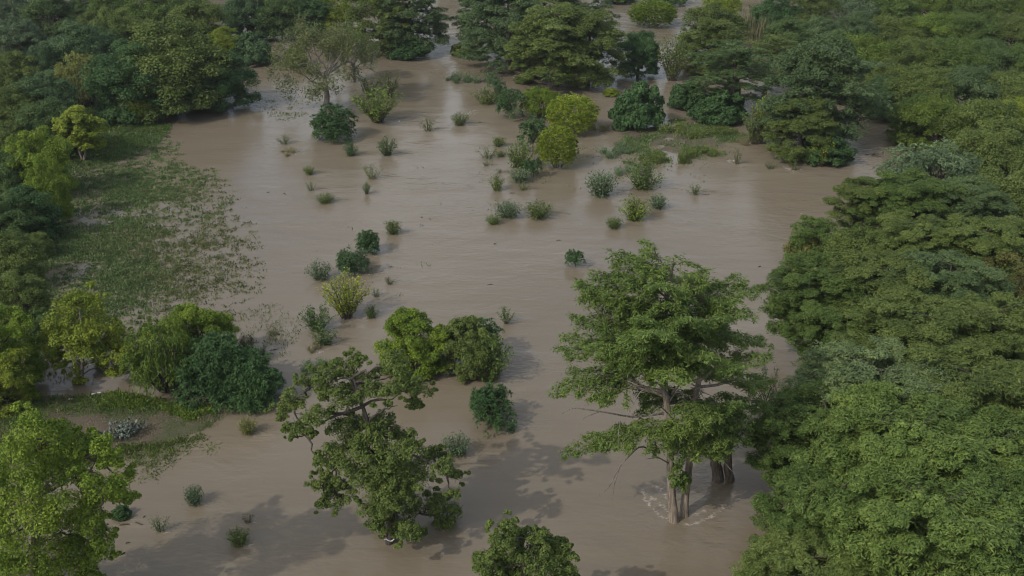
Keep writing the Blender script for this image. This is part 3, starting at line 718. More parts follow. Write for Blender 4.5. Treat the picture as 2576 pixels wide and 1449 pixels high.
    finish('cypress_tree', lb, tb, (o[0], o[1], 0), 'fern', 'pale', 'tall open cypress with two pale trunks standing in swirling water at centre right', 'tree', None,
           (('trunk', t2, 'pale', None), ('dead_branch', db, 'grey', 'bare grey dead branches')))
big_cypress()
def cluster_tree(name, base, trunk_pts, clusters, leaf, per, colour, bark, label, seed, dep=3.0, tr=(.4, .1), droop=.15, limb=.09, group=None, nsub=6, sat=2, extra_bare=()):
    rng = np.random.default_rng(seed); lb, tb = Buf(), Buf(); Y = g(*base)[1]
    P = lambda x, y, dy=0: aty(x, y, Y + dy)
    q = np.array([P(*p) for p in trunk_pts]); k = len(q); t = np.linspace(0, 1, 4 * k)
    q = np.column_stack([np.interp(t, np.linspace(0, 1, k), q[:, i]) for i in range(3)]); q[1:-1] = (q[:-2] + q[1:-1] * 2 + q[2:]) / 4
    tb.tube(q, np.linspace(*tr, len(q)), 9)
    cs = []
    for c in clusters:
        x, y, r = c[0], c[1], c[2] * 1.12; dy = c[3] if len(c) > 3 else rng.uniform(-dep, dep)
        p = P(x, y, dy); rm = r / F * np.linalg.norm(p - np.array([0, 0, CAM_H]))
        p[2] = max(p[2], rm * .5); cs.append((p, rm))
    for i, (p, rm) in enumerate(cs):
        # reach the mass from the nearest point of the trunk or of a mass already closer to it
        d = np.linalg.norm(q[3:] - p, axis=1) + .25 * np.maximum(q[3:, 2] - p[2], 0)
        o = q[3 + int(np.argmin(d))]
        for pp, _ in cs[:i]:
            if np.linalg.norm(pp - p) < .6 * np.linalg.norm(o - p): o = pp
        ln = np.linalg.norm(o - p)
        tb.tube(path(rng, o, p, -.04 * ln, .06, 7), np.linspace(min(limb, .03 + .025 * ln), .02, 7), 5)
        for s in range(4):
            e = p + rdir(rng, 1, -.3)[0] * rm * .9; tb.tube(path(rng, p, e, 0, .06, 4), [.022, .018, .012, .006], 3)
        clump(lb, rng, p, rm, per, leaf, nsub, .85, droop)
        for s in range(sat):
            e = p + rdir(rng, 1, -.6)[0] * rm * rng.uniform(.9, 1.45)
            if e[2] > .3: clump(lb, rng, e, rm * rng.uniform(.28, .5), per // 2, leaf, 3, .9, droop)
    for a_, b_, r in extra_bare:
        tb.tube(path(rng, P(*a_), P(*b_), .2, .06, 7), np.linspace(r, r * .2, 7), 5)
    o = P(*base)
    return finish(name, lb, tb, (o[0], o[1], 0), colour, bark, label, 'tree', group)
OAK = [(870, 925, 34), (905, 915, 26), (825, 955, 34), (780, 975, 30), (735, 1010, 28), (712, 1038, 22), (745, 1070, 24), (770, 1095, 15), (790, 1050, 30), (735, 1100, 10), (845, 995, 36), (900, 965, 38), (945, 985, 26), (885, 1020, 36), (985, 905, 24),
       (1005, 940, 26), (1030, 975, 26), (1060, 985, 26), (1040, 1018, 18), (985, 985, 24), (965, 935, 20), (860, 1075, 34), (905, 1085, 36), (955, 1085, 34), (1000, 1095, 30), (880, 1125, 36), (930, 1130, 36), (830, 1150, 26), (845, 1180, 28),
       (815, 1215, 24), (840, 1255, 24), (812, 1270, 14), (880, 1185, 34), (990, 1140, 34), (1040, 1145, 30), (1085, 1150, 24), (1115, 1175, 22), (1145, 1200, 18), (1060, 1190, 30), (1010, 1195, 34), (955, 1185, 36), (920, 1230, 34), (980, 1235, 38), (1030, 1245, 32),
       (940, 1275, 32), (1000, 1290, 34), (1055, 1290, 28), (1100, 1265, 22), (1128, 1285, 24), (1120, 1318, 18), (1030, 1335, 24), (975, 1320, 26), (945, 1330, 16), (1060, 1345, 12), (1140, 1245, 12), (870, 1230, 22), (800, 1160, 12), (970, 1270, 30, -1.5), (1005, 1240, 32, -1.8), (958, 1315, 24, -1.0), (930, 1200, 32, -1.8), (985, 1185, 32, -1.8), (1010, 1330, 22, -.8), (930, 1120, 32, -1.5), (960, 1160, 30, -1.7), (1040, 1200, 30, -1.4)]
cluster_tree('oak_tree', (978, 1366), [(978, 1370), (985, 1300), (980, 1240), (965, 1170), (940, 1110), (925, 1060), (905, 1000), (890, 950)], [(x, y, r * (1.14 if y > 1080 else 1.0), *d) for x, y, r, *d in OAK], .155, 160, 'olive', 'dark',
             'tall crooked oak with gappy lumpy crown and white scrap at its foot', 501, 2.6, (.27, .08), limb=.13, sat=5, extra_bare=(((1000, 1180), (1090, 1205, -1.5), .06), ((1060, 1200, -1), (1085, 1235, -1.5), .03), ((930, 1060), (1000, 1020, -.5), .1), ((900, 1050), (745, 1040, -.5), .12)))
BL = [(90, 1085, 40), (140, 1095, 34), (60, 1120, 40), (120, 1130, 42), (180, 1130, 30), (30, 1165, 44), (90, 1170, 44), (150, 1165, 40), (235, 1130, 30), (215, 1150, 32), (260, 1120, 20), (270, 1155, 20), (15, 1220, 46), (75, 1225, 48), (130, 1225, 46), (190, 1200, 34),
      (205, 1240, 38), (265, 1230, 32), (300, 1225, 28), (310, 1250, 20), (250, 1265, 28), (20, 1285, 46), (90, 1290, 50), (150, 1280, 44), (200, 1290, 36), (240, 1310, 20), (-40, 1200, 46), (-50, 1290, 50), (30, 1345, 46), (90, 1350, 46), (150, 1340, 42), (200, 1345, 36), (245, 1355, 26),
      (60, 1405, 46), (120, 1400, 44), (180, 1400, 38), (225, 1405, 32), (250, 1385, 22), (20, 1450, 44), (90, 1460, 44), (160, 1450, 40), (200, 1440, 30), (-50, 1380, 50), (-50, 1450, 50), (40, 1500, 44), (120, 1510, 40)]
cluster_tree('broadleaf_tree', (70, 1560), [(70, 1580), (75, 1480), (85, 1390), (95, 1290), (105, 1200), (110, 1120)], [(x, y, r * 1.2) for x, y, r in BL], .17, 210, 'lime', 'brown', 'large bright green tree filling the lower left corner of the picture', 502, 2.8, (.35, .1), droop=.5)
BM = [(1282, 1325, 22), (1262, 1360, 28), (1300, 1350, 26), (1350, 1345, 24), (1390, 1365, 24), (1235, 1395, 28), (1280, 1395, 32), (1330, 1390, 34), (1375, 1395, 32), (1415, 1390, 22), (1218, 1430, 26), (1260, 1435, 34), (1310, 1430, 38), (1365, 1435, 38), (1415, 1430, 28),
      (1435, 1455, 18), (1210, 1470, 24), (1250, 1480, 34), (1310, 1480, 40), (1370, 1480, 38), (1420, 1480, 28), (1280, 1530, 34), (1340, 1530, 34), (1400, 1520, 26)]
cluster_tree('broadleaf_tree', (1325, 1640), [(1325, 1650), (1325, 1560), (1320, 1480), (1315, 1400), (1295, 1340)], [(x, y, r * 1.0) for x, y, r in BM], .17, 170, 'olive', 'brown', 'round topped olive tree cut off by the bottom edge beside the oak', 503, 1.8, (.24, .06), droop=-.25, sat=5)
SY = [(175, 765, 26), (210, 760, 22), (150, 800, 26), (190, 790, 28), (235, 790, 26), (140, 830, 22), (170, 830, 26), (215, 825, 28), (260, 830, 26), (285, 850, 22), (300, 880, 20), (160, 870, 18), (205, 870, 20), (245, 870, 18), (280, 910, 18), (310, 910, 14), (140, 890, 12), (195, 925, 14), (250, 930, 14), (205, 955, 12), (290, 935, 12), (160, 920, 10), (205, 850, 26, -1.4), (185, 890, 22, -1.5), (228, 888, 22, -1.5), (165, 850, 22, -1), (250, 845, 24, -1), (305, 850, 22), (130, 855, 20), (118, 885, 15), (322, 890, 14), (270, 880, 20), (150, 905, 14)]
cluster_tree('broadleaf_tree', (205, 962), [(205, 965), (206, 920), (207, 870), (205, 820), (200, 780)], [(x, y, r * 1.35, *d) for x, y, r, *d in SY], .2, 150, 'ygreen', 'grey', 'thin yellow green tree with pale bare inner twigs at the lower meadow edge', 504, 2.4, (.2, .05), limb=.07, droop=.1,
             extra_bare=(((206, 920), (140, 860, -1), .05), ((206, 910), (270, 850, -1), .05), ((207, 900), (170, 800, -.6), .05), ((207, 890), (240, 790, -.6), .05), ((206, 930), (300, 890, 0), .05), ((206, 925), (120, 880, 1), .04)))

# ------------------------------------------------------------------ trees and bushes, one line each
G1, G2, G3, G4, G5, G6 = 'trees of the left bank wood', 'trees along the far bank', 'trees of the right bank wood', 'bushes and shrubs standing in the floodwater', 'thicket on the low island', 'trees of the near right bank'
# left bank
C('brd', 40, 95, 110, 'grey', 'grey green tree in the upper left corner left of the bare brown clearing', G1)
C('brd', 128, 30, 120, 'dark', 'dark round tree at the top behind the bare brown clearing', G1)
C('brd', 20, 20, 90, 'grey', 'dull grey tree in the very top left corner', G1)
C('brd', 215, 20, 80, 'dark', 'dark narrow tree at the top, second from the left behind the clearing', G1)
C('brd', 285, 25, 110, 'mid', 'mid green tree at the top edge right of the dark narrow one', G1)
C('brd', 232, 62, 80, 'moss', 'small moss green tree just right of the brown clearing', G1)
C('brd', 300, 72, 120, 'olive', 'olive tree behind the large dark domed trees on the left bank', G1)
C('twig', 345, 25, 60, 'grey', 'bare pale twiggy tree among the tree tops at upper left', G1, asp=1.1, bark='grey')
C('brd', 385, 20, 120, 'mid', 'mid green tree at the top edge left of the yellowish one', G1)
C('brd', 500, 50, 125, 'olive', 'yellowish olive tree at the top, left of the dark bluish ones', G1)
C('brd', 440, 25, 90, 'moss', 'moss green crown squeezed between two taller trees at the top', G1)
C('brd', 200, 125, 150, 'teal', 'low dark bluish bushy tree below the brown clearing', G1)
C('brd', 115, 165, 120, 'teal', 'dark bluish tree left of the pale yellow one, below the clearing', G1)
C('brd', 262, 112, 95, 'dark', 'dark tree between the brown clearing and the big dome trees', G1)
C('brd', 30, 190, 130, 'moss', 'moss green tree at the left edge, below the grey one', G1)
C('brd', 110, 240, 130, 'teal', 'dark blue green tree directly left of the pale yellow tree', G1)
C('brd', 25, 270, 120, 'olive', 'olive tree at the left edge above the bright yellow column tree', G1)
C('brd', 115, 310, 130, 'dark', 'dark green tree left of the yellow tree with two pale stems', G1)
C('brd', 30, 350, 110, 'moss', 'dull green tree at the left edge behind the bright yellow green column', G1)
B('brd', 262, 110, 440, 302, 'deep', 'dark domed tree right of the pale yellow tree on the left bank', G1)
B('brd', 325, 55, 560, 290, 'olive', 'largest olive domed tree on the left bank over the shaded water', G1)
B('brd', 455, 130, 628, 276, 'deep', 'dark tree at the river edge, right end of the domed trees', G1)
C('brd', 560, 105, 85, 'ygreen', 'yellow green crown rising above the dark river edge tree', G1)
B('mound', 588, 85, 680, 168, 'teal', 'dark vine draped bush at the mouth of the far left inlet', G1)
B('wil', 160, 138, 268, 275, 'pale', 'pale yellow feathery tree against the dark domed trees', G1)
B('round', 322, 248, 402, 314, 'ygreen', 'small yellow green bush at the foot of the domed trees', G1)
B('vaset', 163, 270, 260, 407, 'ygreen', 'slender yellow green tree on two pale stems on the grassy bank', G1, bark='pale')
B('brd', 48, 328, 178, 500, 'lime', 'bright yellow green leaning tree at the left meadow edge', G1)
B('brd', 95, 400, 180, 560, 'lime', 'lower bright green crown in front of the leaning yellow green tree', G1)
C('brd', 15, 430, 120, 'dark', 'dark tree at the left edge beside the bright leaning tree', G1)
C('brd', 60, 520, 130, 'deep', 'deep green tree under the bright crowns by the pool', G1)
C('brd', 10, 545, 120, 'dark', 'dark green tree at the left edge level with the meadow pool', G1)
C('brd', 20, 640, 130, 'olive', 'dull olive tree at the left edge beside the flooded meadow', G1)
C('brd', 90, 610, 60, 'moss', 'small shaded bush left of the flooded meadow', G1)
C('brd', 45, 740, 130, 'olive', 'drooping dark olive tree above the bright green trees at left', G1)
C('brd', 95, 800, 60, 'dark', 'dark crown tucked behind the thin yellow green tree', G1)
B('brdn', -60, 772, 108, 985, 'lime', 'bright green tree at the left edge above the lower yellow one', G1)
B('brdn', -90, 868, 76, 1040, 'ygreen', 'bright yellow green tree at the left edge just above the earth bank', G1)
B('wil', 345, 805, 500, 990, 'bright', 'drooping willow at the foot of the meadow left of the dark domed tree', G1, var=0)
B('bushy', 435, 768, 590, 940, 'lime', 'taller bright green tree standing behind the dark domed tree', G1, var=1)
B('rosb', 465, 850, 640, 1008, 'deep', 'dark blue green domed tree in front of the drooping meadow willow', G1)
B('rosb', 560, 892, 706, 1015, 'deep', 'lower right dome of dark blue green leaves over the water', G1)
# far bank
B('brd', 575, -30, 700, 100, 'teal', 'dark bluish tree at the top left of the far bank', G2)
B('brd', 655, -25, 770, 100, 'dark', 'dark green tree on the far bank behind the inlet', G2)
B('brd', 735, -30, 835, 95, 'deep', 'deep green tree left of the yellow topped tree on the far bank', G2)
C('brd', 840, 30, 90, 'ygreen', 'yellow topped tree behind the half bare one', G2)
B('half', 700, 55, 945, 268, 'dull', 'half bare tree with grey branches and thin leaves over the water', G2, bark='grey')
B('half', 835, 75, 950, 205, 'olive', 'scraggly tree behind the half bare tree', G2, bark='grey')
C('brd', 742, 132, 52, 'moss', 'leafy lower crown left of the half bare tree', G2)
B('cypd', 880, -60, 1040, 140, 'moss', 'left dense cypress on the far bank', G2)
B('cypd', 962, -70, 1118, 140, 'blue', 'right dense cypress on the far bank beside the bright channel', G2)
B('mound', 972, 88, 1078, 152, 'deep', 'dark leafy mound at the foot of the far bank cypresses', G2)
B('cypd', 1158, -45, 1264, 138, 'blue', 'bluish cypress just right of the bright channel', G2)
B('cypd', 1180, -20, 1380, 180, 'blue', 'wide bluish cypress in the middle of the central clump', G2)
B('cypd', 1270, -60, 1480, 120, 'moss', 'cypress at the back of the central clump', G2)
B('cypd', 1285, 15, 1500, 225, 'moss', 'large front cypress of the central clump reaching over the water', G2)
B('cypd', 1400, 30, 1556, 222, 'moss', 'right front cypress of the central clump with drooping sprays', G2)
B('cyp', 1452, -10, 1545, 150, 'blue', 'thin see through cypress at the back right of the central clump', G2)
B('brd', 1556, 80, 1652, 195, 'deep', 'dark leafy tree at the right end of the central clump', G2)
B('mound', 1135, 105, 1205, 145, 'moss', 'low bush under the left of the central clump', G2)
B('vase', 1655, 90, 1725, 202, 'olive', 'olive leafy tree standing between two channels', G2)
B('round', 1588, 2, 1694, 70, 'lime', 'round yellow green tree alone in the far channel', G2)
B('mound', 1520, -30, 1590, 12, 'dark', 'dark bush at the top edge of the far channel', G2)
B('mound', 1640, -40, 1720, 18, 'dark', 'dark bush at the top edge right of the round channel tree', G2)
B('brd', 1712, 12, 1862, 150, 'olive', 'broad olive tree on the far right side of the channel', G2)
B('cypd', 1715, 50, 1860, 190, 'moss', 'moss green cypress below the broad olive tree', G2)
B('cyp', 1740, 105, 1930, 285, 'dark', 'dark cypress with bare trunks showing above bright water', G2, bark='dark')
B('cyp', 1850, 85, 1990, 235, 'moss', 'thin layered cypress left of the great blue green one', G2)
B('mound', 1685, 205, 1770, 280, 'deep', 'dark mound of creeper right of the vine covered bush', G5)
B('mound', 1745, 230, 1870, 318, 'deep', 'broad leafy mound at the foot of the dark cypress', G5)
B('mound', 1820, 180, 1855, 262, 'dark', 'narrow column of hanging vines beside the dark cypress', G5)
B('vase', 1893, 238, 1950, 350, 'ygreen', 'yellow green sapling thicket left of the great cypress', G5)
B('vase', 1870, 265, 1925, 362, 'olive', 'dull olive sapling thicket in front of the yellow green one', G5)
B('cypd', 1920, 100, 2150, 385, 'blue', 'great blue green cypress left of the right hand inlet', G2)
B('cypd', 1935, 245, 2085, 405, 'moss', 'lower cypress at the front of the great blue green one', G2)
B('mound', 2010, 335, 2128, 420, 'deep', 'dark bush at the water foot of the great cypress', G2)
B('vase', 2035, 345, 2088, 418, 'ygreen', 'yellow tipped upright bush inside the dark bush at the great cypress foot', G2)
B('vase', 1975, 385, 2008, 412, 'ygreen', 'little yellow green bush left of the great cypress foot', G2)
B('reed', 1860, 25, 2005, 118, 'straw', 'pale bed of tall reeds between far right trees', None)
C('brd', 1820, 12, 80, 'ygreen', 'yellowish tree at the top edge left of the reed bed', G2)
B('twig', 1885, 0, 1935, 52, 'rust', 'reddish brown bare bush at the top of the reed bed', G2, bark='brown')
C('vase', 1990, 118, 40, 'ygreen', 'small yellowish sapling at the lower end of the reed bed', G2, asp=1.2)
# right bank wood, far rows to near rows
RW = [('brd', 1950, 30, 110, 'deep', 'deep green tree right of the reddish bare bush at the top'), ('brd', 1985, 82, 95, 'dark', 'dark tree right of the reed bed'), ('brd', 2045, 20, 120, 'olive', 'olive tree at the top behind the dead grey branches'),
      ('brd', 2060, 85, 100, 'blue', 'bluish crown right of the reed bed under the dead grey tree'), ('brd', 2150, 15, 120, 'grey', 'greyish thin tree at the top of the right wood'), ('brd', 2245, 20, 120, 'mid', 'mid green tree at the top, right of the greyish thin one'),
      ('flat', 2345, 15, 130, 'bright', 'bright green flat crown at the top of the right wood'), ('flat', 2450, 20, 130, 'mid', 'mid green flat crown second from the top right corner'), ('flat', 2550, 15, 130, 'bright', 'bright tree in the very top right corner'),
      ('brd', 2155, 78, 110, 'blue', 'blue grey tree among grey twigs behind the light green dome'), ('flat', 2250, 85, 120, 'moss', 'moss green crown right of the blue grey twiggy tree'), ('flat', 2345, 80, 125, 'bright', 'bright crown in the second row of the right wood'),
      ('flat', 2450, 85, 130, 'mid', 'mid green crown in the second row near the right edge'), ('flat', 2555, 85, 130, 'moss', 'moss green crown at the right edge in the second row'),
      ('flat', 2180, 140, 140, 'bright', 'light green domed tree above the head of the right hand inlet'), ('brd', 2105, 120, 100, 'dark', 'dark tree left of the light green dome'), ('flat', 2290, 150, 140, 'olive', 'olive crown right of the light green dome'),
      ('flat', 2395, 150, 140, 'mid', 'mid green crown third from the right edge in the third row'), ('flat', 2490, 150, 130, 'dark', 'darker crown near the right edge in the third row'), ('flat', 2580, 160, 120, 'mid', 'half seen green crown at the right edge in the third row'),
      ('brd', 2242, 205, 125, 'moss', 'moss green tree above the dark overhang of the right hand inlet'), ('brd', 2232, 235, 100, 'teal', 'dark bluish tree overhanging the right hand inlet'), ('flat', 2320, 220, 150, 'olive', 'yellowish olive crown right of the inlet overhang'),
      ('flat', 2430, 225, 150, 'blue', 'blue green crown in the middle of the right wood'), ('flat', 2535, 235, 140, 'moss', 'moss green crown near the right edge in the fourth row'), ('brd', 2312, 283, 115, 'mid', 'mid green tree on the bank beside the inlet water'),
      ('flat', 2365, 300, 150, 'bright', 'bright green crown above the grey leaved tree'), ('flat', 2470, 310, 160, 'olive', 'olive crown right of the bright one above the grey leaved tree'), ('flat', 2570, 300, 130, 'ygreen', 'yellowish crown cut by the right edge in the fifth row'),
      ('flat', 2500, 390, 170, 'moss', 'moss green crown right of the grey leaved tree'), ('flat', 2585, 400, 140, 'mid', 'mid green crown cut by the right edge beyond the grey leaved tree')]
for k, x, y, w, c, lab in RW: C(k, x, y, w, c, lab, G3)
C('twig', 2125, 55, 110, 'grey', 'dead grey tree with bare crown among the right wood', G3, asp=1.1, bark='grey')
C('twig', 2200, 85, 90, 'grey', 'second bare twiggy tree right of the dead grey one', G3, asp=1.0, bark='grey')
C('twig', 2378, 295, 55, 'grey', 'small bare dead treetop poking out above the grey leaved tree', G3, asp=1.2, bark='pale')
C('wil', 2345, 430, 200, 'grey', 'grey leaved feathery tree at the edge of the right bank', G3, asp=.85, var=0)
NR = [('cypn', 2190, 525, 175, 'moss', 'feathery cypress leaning over the right river edge below the grey leaved tree'), ('cypn', 2290, 530, 210, 'mid', 'mid green cypress behind the one leaning over the river edge'), ('cypn', 2420, 540, 200, 'bluish', 'blue grey cypress in the middle of the near right wood'),
      ('flat', 2540, 500, 190, 'moss', 'moss green crown at the right edge right of the blue grey cypress'), ('brdn', 2050, 600, 130, 'mid', 'mid green tree hanging over the water on the right bank'), ('flat', 2185, 640, 190, 'olive', 'olive crown behind the rusty leaved bush'),
      ('cypn', 2310, 640, 210, 'moss', 'moss green cypress behind the dark gap in the near right wood'), ('cypn', 2450, 650, 220, 'moss', 'broad cypress crown second from the right edge in the near wood'), ('cypn', 2570, 640, 190, 'moss', 'cypress crown cut by the right edge above the yellowish tree'),
      ('cypn', 2065, 765, 250, 'mid', 'wide cypress whose low limbs spread over the water behind the tall open one'), ('cypn', 2200, 760, 270, 'moss', 'cypress behind and right of the wide spreading one'), ('cypn', 2370, 760, 270, 'bluish', 'dull cypress left of the yellowish tree on the right edge'),
      ('brdn', 2530, 740, 220, 'rust', 'yellowish brown green tree on the right edge of the near wood'), ('cypn', 2120, 850, 220, 'mid', 'low cypress crown over the shaded gap behind the giant canopy'), ('cypn', 2300, 880, 300, 'moss', 'cypress crown behind the pale top of the giant canopy'), ('cypn', 2490, 880, 280, 'moss', 'cypress crown cut by the right edge behind the giant canopy'),
      ('cypn', 2190, 1030, 330, 'sage', 'pale green top of the giant cypress canopy at lower right'), ('cypn', 2420, 1040, 340, 'moss', 'cypress of the giant canopy right of the pale top'), ('cypn', 2060, 1120, 300, 'mid', 'cypress of the giant canopy nearest the tall open cypress'), ('cypn', 2270, 1190, 400, 'fern', 'cypress in the middle of the giant lower right canopy'),
      ('cypn', 2500, 1210, 360, 'fern', 'cypress of the giant canopy cut by the right edge'), ('cypn', 2100, 1330, 340, 'mid', 'cypress of the giant canopy reaching over the brown water'), ('cypn', 2330, 1380, 420, 'fern', 'bottom middle cypress of the giant canopy'), ('cypn', 2540, 1420, 400, 'mid', 'cypress in the lower right corner'), ('cypn', 2040, 1490, 300, 'moss', 'cypress at the bottom edge, lowest over the water')]
for k, x, y, w, c, lab in NR: C(k, x, y, w, c, lab, G6, bark='dark')
B('mound', 1977, 600, 2075, 695, 'rust', 'rusty leaved bush at the right river edge', G6)
B('twig', 1880, 920, 1960, 1060, 'grey', 'leafless dark tree behind the tall open cypress', G6, bark='dark')
# island thicket
B('round', 1378, 240, 1497, 342, 'yellow', 'upper and wider of the two round bright yellow bushes', G5)
B('round', 1352, 320, 1449, 427, 'yellow', 'lower and narrower of the two round bright yellow bushes', G5)
B('ros', 1255, 222, 1322, 300, 'deep', 'dark sapling with a pale stem left of the feathery green willow', G5, bark='pale')
B('wil', 1315, 222, 1402, 300, 'lime', 'feathery light green willow behind the upper yellow bush', G5)
B('ros', 1340, 217, 1380, 262, 'deep', 'small dark crown on top of the feathery willow', G5)
B('ros', 1308, 293, 1372, 385, 'deep', 'dark upright bush left of the lower yellow bush', G5)
B('shrd', 1280, 352, 1338, 420, 'bright', 'mid green bush below the dark upright one', G5)
B('ros', 1320, 396, 1364, 447, 'deep', 'small dark palm like bush under the lower yellow bush', G5)
B('shr', 1286, 423, 1332, 458, 'grey', 'grey green shrub left of the small dark palm like bush', G5)
B('mound', 1545, 210, 1662, 332, 'deep', 'tall vine covered bush right of the upper yellow bush', G5)
B('mound', 1518, 222, 1554, 244, 'ygreen', 'small yellow green bush left of the vine covered one', G5)
B('mound', 1542, 304, 1582, 331, 'deep', 'small dark bush at the left foot of the vine covered one', G5)
B('shrd', 1195, 222, 1250, 260, 'moss', 'wide left bush of the weedy row below the central clump', G5)
B('ros', 1225, 194, 1270, 254, 'teal', 'taller dark bush in the weedy row below the central clump', G5)
B('mound', 1294, 188, 1338, 212, 'olive', 'low olive bush at the foot of the front cypress', G5)
for x0, y0, x1, y1, c, lab in ((1118, 163, 1162, 205, 'grey', 'grey green weed clump left of the weedy row by the bright channel'), (1168, 165, 1238, 211, 'grey', 'thin weed clump in the middle of the weedy row'), (1502, 350, 1592, 393, 'grey', 'grey green weeds right of the lower yellow bush'),
                           (1598, 358, 1675, 412, 'moss', 'wide low weed clump in the middle of the island grass'), (1550, 403, 1602, 437, 'grey', 'small grey weed clump in front of the island grass'), (1665, 290, 1780, 345, 'moss', 'weed clump at the back of the island beside the vine covered bush'), (1700, 355, 1740, 412, 'moss', 'upright weed clump at the right end of the island'),
                           (1738, 345, 1800, 392, 'moss', 'spreading weeds right of the upright clump on the island'), (1790, 300, 1850, 340, 'moss', 'weeds in front of the broad leafy mound'), (1495, 290, 1535, 330, 'straw', 'sparse straw coloured weeds right of the upper yellow bush')):
    B('weed', x0, y0, x1, y1, c, lab, 'weed clumps on the low island')
